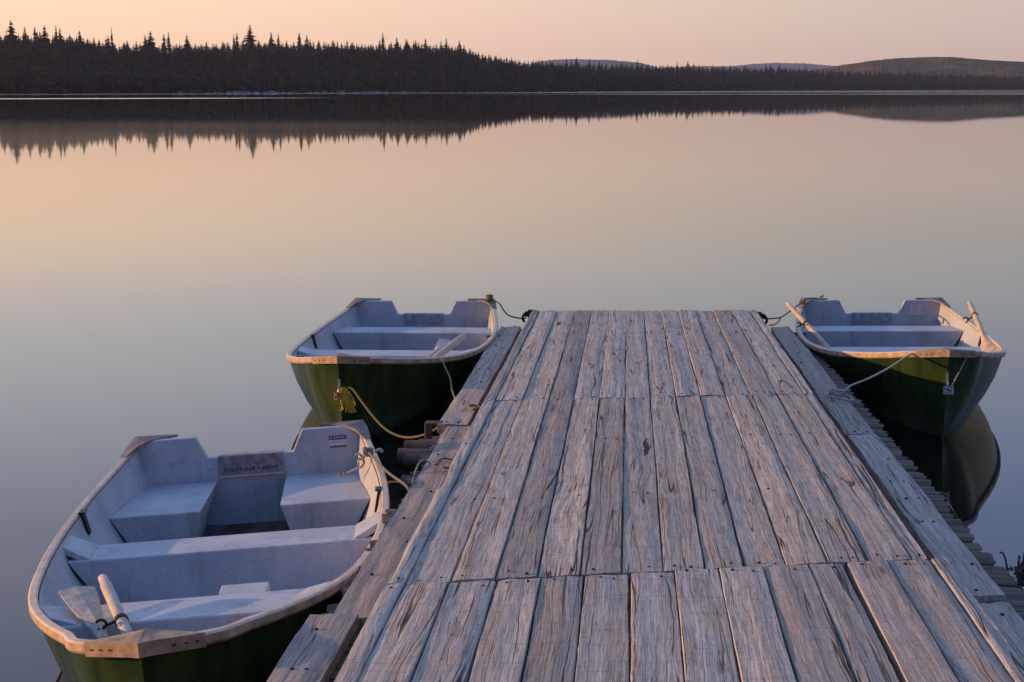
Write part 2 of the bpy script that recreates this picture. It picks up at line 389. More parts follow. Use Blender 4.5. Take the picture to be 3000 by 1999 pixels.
def plank(mb, t0, t1, s0, s1, pid, th=.05, seed=0, dz=0.0, tilt=0.0, ds=.045, wobamp=.0025, nl=7, skew0=0.0, skew1=0.0, rough=.0010, mi=0):
    """one board from s0 to s1, real chamfers, cupping, wavy edges and worn ends"""
    w = t1 - t0; n = max(2, int((s1 - s0) / ds)); rows = []; uvs = []
    rr = random.Random(seed * 7919 + 13)
    ph = [rr.uniform(0, 9) for _ in range(6)]
    for i in range(n + 1):
        f = i / n; row = []; ruv = []
        eL = wobamp * wob(f * (s1 - s0) * 1.3, ph[0]) + (rr.uniform(-.003, .001) if rr.random() < .06 else 0)
        eR = wobamp * wob(f * (s1 - s0) * 1.3, ph[1]) + (rr.uniform(-.001, .003) if rr.random() < .06 else 0)
        prof = [(0, -th), (0, -.006), (.003, -.001)] + [(.003 + (w - .006) * k / nl, 0) for k in range(1, nl)] + [(w - .003, -.001), (w, -.006), (w, -th)]
        for j, (a, z) in enumerate(prof):
            q = a / w
            s = s0 + skew0 * (q - .5) + (s1 - s0 + (skew1 - skew0) * (q - .5)) * f
            if i == 0 or i == n: s += (rr.uniform(-.004, .004)) * (1 if i else -1)
            t = t0 + a + eL * (1 - q) - eR * q
            zz = z + dz + tilt * (q - .5) * w
            if z > -.02:
                cup = .0016 * math.cos((q - .5) * math.pi * 2 + ph[2]) * math.sin(f * 3 + ph[3])
                zz += cup + rough * (wob(q * 7 + f * 3, ph[4]) + wob(f * (s1 - s0) * 5 + q * 3, ph[5]))
                if i in (0, n): zz -= .0012 + rr.uniform(0, .0015)
            row.append((t, s, zz)); ruv.append((a + (z if j < 2 else (-z if j > nl + 2 else 0)), (s - s0) + pid * 1.37))
        rows.append(row); uvs.append(ruv)
    mb.grid(rows, mi, uvs, pid=pid)
    k = len(rows[0])
    mb.add(rows[0], [tuple(reversed(range(k)))], mi, [(q[0], q[2]) for q in rows[0]], pid)
    mb.add(rows[-1], [tuple(range(k))], mi, [(q[0], q[2]) for q in rows[-1]], pid)
def nail(mb, t, s, z, r=.0055, mi=1):
    n = 7; vs = [(t, s, z + .0018)] + [(t + r * math.cos(k * 2 * math.pi / n), s + r * 1.25 * math.sin(k * 2 * math.pi / n), z + .0004) for k in range(n)]
    vs += [(v[0], v[1], z - .006) for v in vs[1:]]
    mb.add(vs, [(0, 1 + k, 1 + (k + 1) % n) for k in range(n)] + [(1 + k, 1 + n + k, 1 + n + (k + 1) % n, 1 + (k + 1) % n) for k in range(n)], mi, None, 0)

GAPS12 = [-.822, -.757, -.602, -.450, -.307, -.158, -.012, .137, .287, .430, .580, .731, .884, 1.046, 1.108]
GAPS3 = [-.826, -.757, -.605, -.446, -.293, -.141, .016, .175, .334, .493, .660, .800, .953, 1.112, 1.178]
end_far = lambda t: 13.99 + .085 * (t + .8)
end_1 = lambda t: 9.33 + .215 * (t + .6)
end_2 = lambda t: 5.50 + .255 * (t + .6)
SPECS = [('deck_section', GAPS12, end_1, end_far), ('deck_section', GAPS12, end_2, end_1), ('deck_section', GAPS3, lambda t: 1.1, end_2), ('deck_section', GAPS12, lambda t: -3.4, lambda t: 1.1)]
pid = 1
for si, (nm, G, e0, e1) in enumerate(SPECS):
    mb = MB(); rr = random.Random(40 + si)
    for k in range(len(G) - 1):
        g0 = .0045 if 0 < k else 0; 
        t0, t1 = G[k] + rr.uniform(.0012, .0038), G[k + 1] - rr.uniform(.0012, .0038)
        if si == 2 and k == 10: t1 -= .012
        tm = (t0 + t1) / 2; sa, sb = e0(tm) + rr.uniform(.001, .005), e1(tm) - rr.uniform(.001, .005)
        if si == 0: sb += rr.uniform(-.02, .025)
        if si in (1, 2) and rr.random() < .4: sb -= rr.uniform(0, .012)
        dz = rr.uniform(-.004, .003); tilt = rr.uniform(-.03, .03); TOPS = (TOPS if k else []) + [(t0, t1, dz, tilt)]
        slope = (e1(tm + .1) - e1(tm - .1)) / .2 * (t1 - t0); slope0 = (e0(tm + .1) - e0(tm - .1)) / .2 * (t1 - t0)
        plank(mb, t0, t1, sa, sb, pid, .048, pid, dz, tilt, skew0=slope0, skew1=slope, ds=.06 if si in (0, 3) else .045)
        for s in ([sa + .05, sb - .05] + [sa + (sb - sa) * q for q in (.33, .66)]):
            for q in ((.28, .72) if t1 - t0 > .1 else (.5,)):
                if rr.random() < .55:
                    nail(mb, t0 + (t1 - t0) * (q + rr.uniform(-.08, .08)), s + rr.uniform(-.02, .02), dz + tilt * (q - .5) * (t1 - t0) + .0035, rr.uniform(.0035, .0065))
        pid += 1
    for hs, ht, ln, wd in {}.get(si, []):
        zt = next((d_ + tl_ * ((ht - a_) / (c_ - a_) - .5) * (c_ - a_) for a_, c_, d_, tl_ in TOPS if a_ <= ht <= c_), 0) + .0085
        m_ = 9; L_ = []; R_ = []                      # split out knots and rot holes
        for q in range(m_):
            f = q / (m_ - 1); w_ = wd * math.sin(math.pi * min(.97, f + .03)) ** .6 * (1 + .45 * wob(f * 9, hs)) * .5; c_ = ht + .010 * wob(f * 4, ht + 2)
            L_.append((c_ - w_, hs + (f - .5) * ln, zt)); R_.append((c_ + w_, hs + (f - .5) * ln, zt))
        mb.grid([[(x - .002, y, z - .007) for x, y, z in L_], L_, R_, [(x + .002, y, z - .007) for x, y, z in R_]], 1)
    mb.build(nm, [MAT['deck'], MAT['nail']], dock, angle=28).cycles.shadow_terminator_geometry_offset = .2

# lower side boards (runners), each board a part
def runner(t0, t1, s0, s1, h, seed, tw=0.0):
    mb = MB(); plank(mb, t0, t1, s0, s1, seed + .5, .05, seed, h, .02, .06, .006, 7, rough=.003)
    rr = random.Random(seed)
    s = s0 + .06
    while s < s1:
        for q in (.3, .7):
            if rr.random() < .6: nail(mb, t0 + (t1 - t0) * (q + rr.uniform(-.1, .1)), s, h + .004, .007)
        s += rr.uniform(.35, .7)
    o = mb.build('side_board', [MAT['runner'], MAT['nail']], dock, angle=28); o.cycles.shadow_terminator_geometry_offset = .2; return o
runner(-1.09, -.915, 9.27, 13.97, -.140, 201)
runner(-1.030, -.850, 5.52, 9.25, -.146, 202)
runner(-1.100, -.925, -1.0, 5.50, -.128, 203)
runner(1.225, 1.392, 9.15, 14.16, -.140, 211)
runner(1.235, 1.398, 5.95, 9.13, -.140, 212)
runner(1.235, 1.402, -1.0, 5.93, -.160, 213)

# the row of cross slats whose ends stick out under the side boards
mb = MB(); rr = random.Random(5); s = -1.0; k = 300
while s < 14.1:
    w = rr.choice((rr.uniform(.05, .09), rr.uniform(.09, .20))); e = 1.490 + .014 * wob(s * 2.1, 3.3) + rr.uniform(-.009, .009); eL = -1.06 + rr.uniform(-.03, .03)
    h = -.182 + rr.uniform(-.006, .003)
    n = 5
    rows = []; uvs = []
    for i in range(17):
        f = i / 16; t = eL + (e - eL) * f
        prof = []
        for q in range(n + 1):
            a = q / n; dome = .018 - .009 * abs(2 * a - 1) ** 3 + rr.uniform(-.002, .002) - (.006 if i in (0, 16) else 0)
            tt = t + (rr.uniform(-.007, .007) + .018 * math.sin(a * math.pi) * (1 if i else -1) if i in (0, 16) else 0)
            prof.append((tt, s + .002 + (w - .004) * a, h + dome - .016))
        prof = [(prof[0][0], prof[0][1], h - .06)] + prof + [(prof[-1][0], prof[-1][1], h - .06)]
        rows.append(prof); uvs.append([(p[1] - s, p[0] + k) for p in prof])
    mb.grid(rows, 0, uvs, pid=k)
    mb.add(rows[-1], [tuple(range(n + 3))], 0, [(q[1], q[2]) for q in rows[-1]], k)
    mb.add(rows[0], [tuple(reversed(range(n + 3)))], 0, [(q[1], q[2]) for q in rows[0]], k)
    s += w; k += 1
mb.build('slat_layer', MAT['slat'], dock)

# stringers, crib logs and posts underneath
def log_mesh(a, b, r, seed, n=12):
    rr = random.Random(seed); mb = MB(); a, b = Vector(a), Vector(b); pts = [a.lerp(b, i / 8) for i in range(9)]
    ax = (b - a).normalized(); up = Vector((0, 0, 1)) if abs(ax.z) < .9 else Vector((1, 0, 0)); e1 = ax.cross(up).normalized(); e2 = ax.cross(e1)
    rows = [[p + (e1 * math.cos(q * 2 * math.pi / n) + e2 * math.sin(q * 2 * math.pi / n)) * r * (1 + .06 * math.sin(q * 3 + i) + rr.uniform(-.04, .04)) for q in range(n)] for i, p in enumerate(pts)]
    mb.grid(rows, 0, None, close=True)
    mb.add([a - ax * r * .12] + [v for v in rows[0]], [(0, 1 + (q + 1) % n, 1 + q) for q in range(n)]); mb.add([b + ax * r * .12] + rows[-1], [(0, 1 + q, 1 + (q + 1) % n) for q in range(n)])
    return mb
for t in (-.75, .2, 1.15):
    mb = MB(); mb.box((t, 5.2, -.36), (.14, 17.0, .2)); mb.build('stringer', MAT['slat'], dock, bevel=.01)
for t in (-.95, 1.30):
    for s in (13.2, 10.9, 7.0, 3.2):
        z0 = on_dock(t, s).z
        log_mesh((t, s, -.26), (t, s, -z0 - .6), .09, int(s * 10 + t * 3)).build('post', MAT['crib'], dock, smooth=True)
for s, h, L0, r in ((8.93, -.225, -1.235, .052), (8.78, -.25, -1.25, .06), (8.62, -.235, -1.19, .05), (9.06, -.24, -1.17, .05), (8.42, -.33, -1.18, .065), (8.30, -.5, -1.17, .08)):
    log_mesh((L0, s, h), (-.6, s, h), r, int(s * 100)).build('crib_log', MAT['crib'], dock, smooth=True)
mb = MB(); mb.box((-1.150, 9.33, -.30), (.035, .09, .30)); mb.box((-1.115, 9.33, -.150), (.105, .09, .022)); mb.build('bracket', MAT['crib'], dock, bevel=.006)
for tt, sg in ((-.855, -1), (1.135, 1)):
    p = Vector((tt, 13.96, -.03)); mb = MB()
    mb.tube(curve_pts([p + Vector(q) for q in ((-.05 * sg, 0, .0), (0, 0, .012), (.03 * sg, -.01, .0), (.045 * sg, -.015, -.035), (.03 * sg, -.01, -.07))]), .011, 8)
    mb.box(p + Vector((-.025 * sg, 0, .0)), (.05, .06, .07)); mb.tube([p + Vector((.012 * sg, -.03, 0)), p + Vector((.012 * sg, .04, 0))], .022, 8)
    mb.build('mooring_hook', MAT['hardware'], dock, smooth=False)

# ------------------------------------------------------------------ rowing boats
TS = [0, .25, .5, .75, .9, .97, 1.0]
BV = [.6134, .7325, .7167, .5413, .3074, .1711, .0]
BL, WT0, WB, SAG = 3.7434, .4897, .5868, .1618
WTT, NT, NBm, DN = .5177, .2881, .2299, .118
_d = np.gradient(np.array(BV), np.array(TS)); _d[-1] = -5.4; _d[-2] = -5.0
def half(t):
    t = min(max(t, 0), 1)
    i = max(0, min(len(TS) - 2, next((k for k in range(len(TS) - 1) if t <= TS[k + 1]), len(TS) - 2)))
    h = TS[i + 1] - TS[i]; x = (t - TS[i]) / h
    return max(0, (2 * x**3 - 3 * x**2 + 1) * BV[i] + (x**3 - 2 * x**2 + x) * h * _d[i] + (-2 * x**3 + 3 * x**2) * BV[i + 1] + (x**3 - x**2) * h * _d[i + 1])
def sheer(t): return WT0 + (WB - WT0) * t - 4 * SAG * t * (1 - t)
def wl_half(t):
    k = .72 * half(t) if t < .35 else .53 * max(0, 1 - ((t - .35) / .63) ** 2.1) ** .95
    return min(k, .93 * half(t))
def sect(t):
    """outer hull half section, keel to rail: list of (v, u, w)"""
    b, s, w = half(t), sheer(t), wl_half(t); out = []
    fore = max(0, (t - .8) / .2) ** 2
    for v, z in ((0, -.15), (w * .45, -.13), (w * .90, -.085), (w, 0.0), (w + (b - w) * .45, s * .28), (w + (b - w) * .75, s * .56), (w + (b - w) * .93, s * .82), (b, s - .004)):
        u = t * BL - .13 * fore * (1 - max(0, z) / s) ** 1.2 - (.10 * fore if z < 0 else 0)
        out.append((v, u, z))
    return out
def hull_v(t, z, inset=.02):
    pts = sect(t)
    for (v0, _, z0), (v1, _, z1) in zip(pts, pts[1:]):
        if z0 <= z <= z1: return v0 + (v1 - v0) * (z - z0) / max(1e-6, z1 - z0) - inset
    return pts[-1][0] - inset
STN = [i / 40 for i in range(33)] + [.82, .84, .86, .88, .90, .92, .935, .95, .965, .978, .988, .995, 1.0]
lo = lambda v, u, w: (v, -u, w)

def make_boat(kind, pose, label):
    X, Y, yaw, roll, pit = pose
    Mx = Matrix.Translation((X, Y, -1.8 * pit)) @ Matrix.Rotation(yaw, 4, 'Z') @ Matrix.Rotation(-pit, 4, 'X') @ Matrix.Rotation(roll, 4, 'Y')
    b = empty('rowing_boat', Mx); tag(b, label, 'boat', 'rowing boats tied to the dock')
    # hull skin
    mb = MB()
    for sg in (-1, 1):
        rows = [[lo(sg * v, u, w) for v, u, w in sect(t)] for t in STN]
        if sg > 0: rows = [list(reversed(r)) for r in rows]
        mb.grid(rows)
    hl = mb.build('hull', MAT['green'], b, smooth=True)
    # lining
    mb = MB(); IST = [t for t in STN if t <= .978]
    for sg in (-1, 1):
        rows = []
        for t in IST:
            s = sheer(t); u = t * BL; sc = 1; us = sect(t)
            pr = [(0, .018)] + [(max(0, hull_v(t, z, .022)) * sc, z) for z in (.022, .10, s * .35, s * .6, s * .84, s - .006)]
            rows.append([lo(sg * v, min(u, float(np.interp(z, [p[2] for p in us], [p[1] for p in us]))) - (.035 if t > .9 else 0), z) for v, z in pr])
        if sg < 0: rows = [list(reversed(r)) for r in rows]
        mb.grid(rows)
    mb.build('lining', MAT['white'], b, smooth=True)
    # transom with the motor notch
    mb = MB(); w0 = wl_half(0); b0 = half(0) - .006
    poly = [(-w0 * .9, -.09), (w0 * .9, -.09), (w0, 0), (b0 - .01, .33), (b0, WT0 + .012), (b0 - .10, WTT), (NT, WTT), (NBm, WTT - DN), (-NBm, WTT - DN), (-NT, WTT), (-b0 + .10, WTT), (-b0, WT0 + .012), (-b0 + .01, .33), (-w0, 0)]
    n = len(poly); U0, U1 = -.004, .042
    mb.add([lo(v, U0, w) for v, w in poly] + [lo(v, U1, w) for v, w in poly], [tuple(range(n)), tuple(reversed(range(n, 2 * n)))] + [(i + n, (i + 1) % n + n, (i + 1) % n, i) for i in range(n)])
    tr = mb.build('transom', MAT['white'], b, bevel=.006)
    # gunwale rail swept round both sides
    mb = MB(); path = [(-half(t), t * BL, sheer(t)) for t in STN] + [(half(t), t * BL, sheer(t)) for t in reversed(STN[:-1])]
    rows = []; uvs = []; d = 0
    prof = [(-.014, -.030), (.012, -.032), (.019, -.022), (.019, .004), (.012, .011), (-.012, .011), (-.019, .005)]
    for i, (v, u, w) in enumerate(path):
        a, c = path[max(0, i - 1)], path[min(len(path) - 1, i + 1)]
        tv, tu = c[0] - a[0], c[1] - a[1]; l = math.hypot(tv, tu); nv, nu = -tu / l, tv / l
        if v > 0 or (v == 0): pass
        if i: d += math.hypot(v - path[i - 1][0], u - path[i - 1][1])
        k_ = 1.25 if v == 0 else 1.0
        rows.append([lo(v + nv * p * k_, u + nu * p * k_, w + q) for p, q in prof])
    mb.grid([list(reversed(r)) for r in rows], close=True)
    mb.m = [1 if (k_ % 7) in (3, 4) else 0 for k_ in range(len(mb.f))]
    mb.add(rows[0], [tuple(range(7))]); mb.add(rows[-1], [tuple(reversed(range(7)))])
    mb.build('gunwale', [MAT['rail'], MAT['rail_wood']], b, smooth=False)
    # breasthook cap over the stem
    mb = MB()
    capst = [.968] + [t for t in STN if t > .969]
    for sg in (-1, 1):
        rows = []
        for t in capst:
            v, u, w = half(t), t * BL, sheer(t)
            inn = 0; uo = .022 * (t - .9) / .1
            vo = v + .0140 if t < 1 else 0; uo = .0165 if t < 1 else .027
            rows.append([lo(sg * x, y, z) for x, y, z in ((vo, u + uo, w - .036), (vo, u + uo, w + .0135), (max(0, v - .045), min(u, .968 * BL) - .012, w + .0135), (max(0, v - .045), min(u, .968 * BL) - .012, w - .020))])
        mb.grid([list(reversed(r)) for r in rows] if sg > 0 else rows, close=True)
        mb.add(rows[0], [(0, 1, 2, 3)])
        for k, t in enumerate((.973, .979, .985)):
            w = sheer(t) - .012; e = [(sg * (half(q) + .0155), q * BL + .0182) for q in (t - .0009, t + .0009)]
            mb.add([lo(e[0][0], e[0][1], w + .003), lo(e[1][0], e[1][1], w + .003), lo(e[1][0], e[1][1], w - .003), lo(e[0][0], e[0][1], w - .003)], [(0, 1, 2, 3)], 1)
    mb.build('bow_cap', [MAT['cap'], MAT['nail']], b)
    # curved plates over the stern corners
    for sg in (-1, 1):
        mb = MB(); rows = []
        for i in range(8):
            f = i / 7
            # outer edge: along the rail then across the transom ; inner edge: an arc
            if f < .55:
                q = f / .55; tu = .20 * (1 - q) / BL; ov, ou, ow = half(tu) + .022, .20 * (1 - q) - .02 * q, sheer(tu) + .014 + .018 * q
            else:
                q = (f - .55) / .45; ov, ou, ow = b0 + .022 - .235 * q, -.02, WT0 + .047 - .004 * q
            iv = half(0) - .015 - .20 * f ** 1.8; iu = .20 * (1 - f) ** 1.6 - .01; iw = sheer(0) + .012 + .022 * min(1, f * 1.6)
            if i == 0: iv, iu, iw = ov - .03, ou + .012, ow
            if i == 7: iv, iu, iw = ov - .01, ou + .012, ow
            rows.append([lo(sg * ov, ou, ow), lo(sg * iv, iu, iw), lo(sg * iv, iu, iw - .011), lo(sg * ov, ou, ow - .011)])
        mb.grid([list(reversed(r)) for r in rows] if sg < 0 else rows, close=True); mb.add(rows[0], [(0, 1, 2, 3)]); mb.add(rows[-1], [(3, 2, 1, 0)])
        mb.build('corner_plate', MAT['plate'], b)
    # pad in the notch
    mb = MB(); zc = WTT - DN
    mb.box(lo(0, .019, zc - .052), (.352, .066, .116)); mb.build('motor_pad', MAT['pad'] if kind == 'near' else MAT['pad_pale'], tr, bevel=.004)
    rr = random.Random(3); mb = MB()
    v = -.145
    while v < .14:
        ww = rr.uniform(.006, .020)
        mb.box(lo(v + ww / 2, .0535, zc - .072 + rr.uniform(-.002, .002)), (ww, .002, rr.uniform(.012, .02))); v += ww + rr.uniform(.004, .012)
    for k in range(0): mb.box(lo(rr.uniform(-.1, .1), .0535, zc - .038 + rr.uniform(-.012, .012)), (rr.uniform(.006, .02), .002, rr.uniform(.008, .02)))
    mb.build('worn_print', MAT['ink'] if kind == 'near' else MAT['pad'], tr)
    mb = MB(); mb.box(lo(0, .0545, zc - .108), (.346, .006, .008)); mb.build('pad_strip', MAT['emboss'], tr)
    # moulded placards of small print on the transom
    for sg in ((-1,) if kind == 'near' else ((-1, 1) if kind == 'far_end' else (-1,))):
        mb = MB(); cx = sg * .425; mb.box(lo(cx, .0425, WTT - .082), (.17, .005, .092), 1)
        for k in range(7):
            x0 = cx - .076; 
            while x0 < cx + .07:
                ww = rr.uniform(.010, .034); ww = min(ww, cx + .078 - x0)
                mb.box(lo(x0 + ww / 2, .0455, WTT - .045 - k * .0125), (ww, .003, .0042)); x0 += ww + .006
        for zf in (WTT - .036, WTT - .128): mb.box(lo(cx, .0455, zf), (.172, .004, .003))
        mb.build('placard', [MAT['emboss'], MAT['emboss2']], tr)
    if kind == 'near':
        mb = MB(); cx, cz = .478, WTT - .078
        mb.box(lo(cx, .0435, cz), (.094, .004, .066), 1)
        mb.box(lo(cx, .0460, cz + .021), (.094, .003, .023), 0); mb.box(lo(cx, .0460, cz - .028), (.090, .003, .009), 0)
        mb.box(lo(cx, .0460, cz - .004), (.080, .002, .004), 2)
        x0 = cx - .04
        for ww in (.009, .004, .009, .009, .009, .008, .009):     # worn pale letters
            mb.box(lo(x0 + ww / 2, .0480, cz + .022), (ww * .55, .002, .012), 3); x0 += ww + .0035
        mb.build('sticker', [MAT['sticker_blue'], MAT['sticker_cream'], MAT['pad'], MAT['emboss']], tr)
    # benches
    def bench(name, u0, u1, w, floor=.024, parent=b, lip=True):
        mb = MB(); vs = []; q = 6
        top0 = [lo(hull_v(u0 / BL, w, .026) * (2 * k / q - 1), u0, w) for k in range(q + 1)]
        top1 = [lo(hull_v(u1 / BL, w, .026) * (2 * k / q - 1), u1, w) for k in range(q + 1)]
        bot0 = [lo(hull_v(u0 / BL, floor, .03) * (2 * k / q - 1), u0, floor) for k in range(q + 1)]
        bot1 = [lo(hull_v(u1 / BL, floor, .03) * (2 * k / q - 1), u1 - .004, floor) for k in range(q + 1)]
        mb.grid([bot0, top0, top1, bot1]); o = mb.build(name, MAT['white'], parent, bevel=.009)
        return o
    def knee(u0, u1, w, sg):
        mb = MB(); um = (u0 + u1) / 2
        a0, a1 = hull_v(u0 / BL, w, .022), hull_v(u1 / BL, w, .022)
        r0, r1 = half(u0 / BL) - .012, half(u1 / BL) - .012; s0, s1 = sheer(u0 / BL) - .022, sheer(u1 / BL) - .022
        q = [lo(sg * (a0 - .10), u0 + .01, w + .004), lo(sg * (a1 - .10), u1 - .01, w + .004), lo(sg * (r1 - .012), u1 - .035, max(w + .03, s1)), lo(sg * (r0 - .012), u0 + .035, max(w + .03, s0))]
        q2 = [(x + sg * .006, y, z - .03) for x, y, z in q]
        fs = [(0, 1, 2, 3), (7, 6, 5, 4), (0, 4, 5, 1), (1, 5, 6, 2), (2, 6, 7, 3), (3, 7, 4, 0)]
        mb.add(q + q2, fs if sg > 0 else [tuple(reversed(f)) for f in fs]); mb.build('knee', MAT['white'], b, bevel=.004)
    if kind == 'near':
        bench('middle_seat', 1.286, 1.555, .288); bench('bow_seat', 2.67, 2.93, .412)
        for sg in (-1, 1):
            knee(1.286, 1.555, .288, sg); knee(2.67, 2.93, .412, sg)
        for sg in (-1, 1):
            mb = MB(); q = 5; w = .272
            vi0, vi1 = .185, .200
            f = lambda u, z, vi: [lo(sg * (vi + (hull_v(u / BL, z, .024) - vi) * k / q), u, z) for k in range(q + 1)]
            rows = [f(.71, .024, .27 ), f(.715, w, vi1), f(.045, w, vi0)]
            mb.grid(rows if sg < 0 else [list(reversed(r)) for r in rows])
            side = [lo(sg * vi0, .045, w), lo(sg * vi1, .715, w), lo(sg * .27, .71, .024), lo(sg * .27, .045, .024)]
            mb.add(side, [(0, 1, 2, 3) if sg > 0 else (3, 2, 1, 0)])
            mb.build('stern_seat', MAT['white'], b, bevel=.008)
        mb = MB(); mb.grid([[lo(v, u, .024 + .002 * math.sin(v * 30)) for v in np.linspace(-hull_v(u / BL, .03, .05), hull_v(u / BL, .03, .05), 9)] for u in np.linspace(.05, 1.28, 8)])
        mb.build('floor_board', MAT['floor'], b)
        mb = MB(); mb.box(lo(.14, 2.05, .135), (.205, .17, .22)); mb.build('step', MAT['white'], b, bevel=.008)
    else:
        bench('stern_seat', .376, .718, .332); bench('middle_seat', 1.782, 2.08, .344)
        bench('bow_seat', 2.85, 3.1, .36)
        for sg in (-1, 1): knee(1.782, 2.08, .344, sg)
        mb = MB(); mb.grid([[lo(v, u, .024) for v in np.linspace(-hull_v(u / BL, .03, .05), hull_v(u / BL, .03, .05), 5)] for u in np.linspace(.72, 1.78, 5)])
        mb.build('floor_board', MAT['floor'], b)
    # oarlock sockets on the rail
    for sg in (-1, 1):
        u = 1.05 if kind == 'near' else 1.28; t = u / BL; v, s = half(t), sheer(t); mb = MB()
        rot = Matrix.Rotation(sg * .22, 3, 'Y')
        mb.box(lo(sg * (v - .034), u, s - .048), (.022, .05, .11), rot=rot); mb.box(lo(sg * (v - .030), u + .0, s + .010), (.030, .07, .008))
        mb.build('oarlock_socket', MAT['hardware'], b)
    # bow ring
    mb = MB(); z = .36; u = BL - .13 * (1 - z / WB) ** 1.2 + .008
    ringp = [lo(.026 * math.cos(a) * 0 + 0, u + .018 + .022 * math.cos(a), z + .024 * math.sin(a)) for a in np.linspace(0, 2 * math.pi, 15)]
    mb.tube(ringp, .005, 6, caps=False); mb.box(lo(0, u, z + .035), (.016, .014, .09)); mb.build('bow_ring', MAT['chrome'], b)
    return b, Mx

POSES = {'near': (-1.398, 8.734, .0668, -.0625, .0084), 'mid': (-.7699, 14.331, -.0989, -.0089, .0086), 'far_end': (3.2136, 14.493, -.0798, -.0131, .0174)}
b1, M1 = make_boat('near', POSES['near'], 'green boat with white inside, blue sticker on its transom and square stern boxes')
b2, M2 = make_boat('mid', POSES['mid'], 'green boat with a yellow rope tassel hanging from its bow ring')
b3, M3 = make_boat('far_end', POSES['far_end'], 'green boat with two pale oar handles sticking up over its sides')
def on_boat(Mx, v, u, w): return Mx @ Vector((v, -u, w))

# ------------------------------------------------------------------ oars
def oar(tip, grip, kind, label, mats, blade_len=.42, bw=.11, up=Vector((0, 0, 1)), shaft_r=.021, collar=None, group=None, name='oar'):
    tip, grip = Vector(tip), Vector(grip); ax = (tip - grip); ln = ax.length; ax.normalize()
    side = ax.cross(up).normalized(); nrm = side.cross(ax)
    e = empty(name, loc=grip); tag(e, label, 'oar', group)
    loc = lambda a, s, n: ax * a + side * s + nrm * n
    mb = MB(); sl = ln - blade_len + .05
    mb.tube([loc(a * sl, 0, 0) for a in (0, .006, .1, .12, .5, .9, 1)], [shaft_r * .55, shaft_r * .8, shaft_r * .82, shaft_r, shaft_r, shaft_r * .9, shaft_r * .75], 12)
    mb.build('shaft', mats[0], e, smooth=True)
    mb = MB(); rows = []
    for q in np.linspace(0, 1, 12):
        wd = shaft_r * .9 + (bw - shaft_r * .9) * (q * q * (3 - 2 * q)) ** .8; th = .016 * (1 - q) + .006
        a = ln - blade_len + q * blade_len
        rows.append([loc(a - (.012 * abs(k) if q == 1 else 0), wd * k, th * (1 - k * k * .7) * sg) for k, sg in ((-1, 1), (-.6, 1), (0, 1.15), (.6, 1), (1, 1), (1, -1), (.6, -1), (0, -1.15), (-.6, -1), (-1, -1))])
    mb.grid(rows, 0, None, close=True); mb.add(rows[-1], [tuple(range(10))]); mb.add(rows[0], [tuple(reversed(range(10)))])
    mb.build('blade', mats[1], e, smooth=False)
    if collar is not None:
        mb = MB()
        mb.tube([loc(collar - .009, 0, 0), loc(collar + .009, 0, 0)], shaft_r * 1.18, 12)
        mb.tube([loc(collar, shaft_r, 0), loc(collar + .01, shaft_r + .045, -.01)], .006, 8)
        mb.tube(curve_pts([loc(collar + .01, shaft_r + .055 + .020 * math.cos(q), .020 * math.sin(q)) for q in np.linspace(.6, 5.2, 9)], 3), .0055, 6)
        mb.build('oarlock', MAT['hardware'], e)
    return e
# near boat: one blade end and one handle lying over the bow seat
oar(at(165 + 50 - 5 + 12, 1722, .465), at(331, 1925, .36), 'a', 'worn grey oar showing its square blade over the bow seat', (MAT['oar_grey'], MAT['oar_grey']), .44, .068, group='oars lying in the boats', shaft_r=.019)
oar(at(440, 2010, .33), at(300, 1692, .505), 'b', 'smooth pale oar shaft with a metal collar beside the blade over the bow seat', (MAT['oar_pale'], MAT['oar_pale']), .3, .06, collar=.33, group='oars lying in the boats', shaft_r=.0225)
# second boat
oar(on_boat(M2, .50, 2.00, .45), on_boat(M2, .36, 2.98, .36), 'a', 'grey oar blade end lying across the seat of the boat with the tassel', (MAT['oar_grey'], MAT['oar_grey']), .40, .075, up=Vector((0, -.75, .65)), group='oars lying in the boats')
oar(on_boat(M2, .40, 2.98, .36), on_boat(M2, .60, 1.94, .48), 'b', 'pale oar handle lying beside the grey blade in the boat with the tassel', (MAT['oar_pale'], MAT['oar_pale']), .3, .06, group='oars lying in the boats', shaft_r=.026)

# third boat: oars shipped across the gunwales, blades down in the bow
gl = on_boat(M3, -half(.34) - .30, .92, .74); 
gl = at_y(2306, 888, 13.3); tl = at_y(2440, 1035, 12.6)
oar(tl + (tl - gl).normalized() * .35, gl, 'a', 'sunlit oar handle leaning out over the boat side nearest the dock', (MAT['oar_warm'], MAT['oar_warm']), .30, .07, collar=.34, group='oars standing up in the far boat', shaft_r=.021)
gr = at_y(2840, 886, 12.75); trr = at_y(2905, 1040, 11.55)
oar(trr, gr, 'b', 'sunlit oar leaning out over the lake side with its blade in the bow', (MAT['oar_warm'], MAT['oar_warm']), .46, .055, up=Vector((-.35, -1, .25)), collar=.33, group='oars standing up in the far boat', shaft_r=.021)

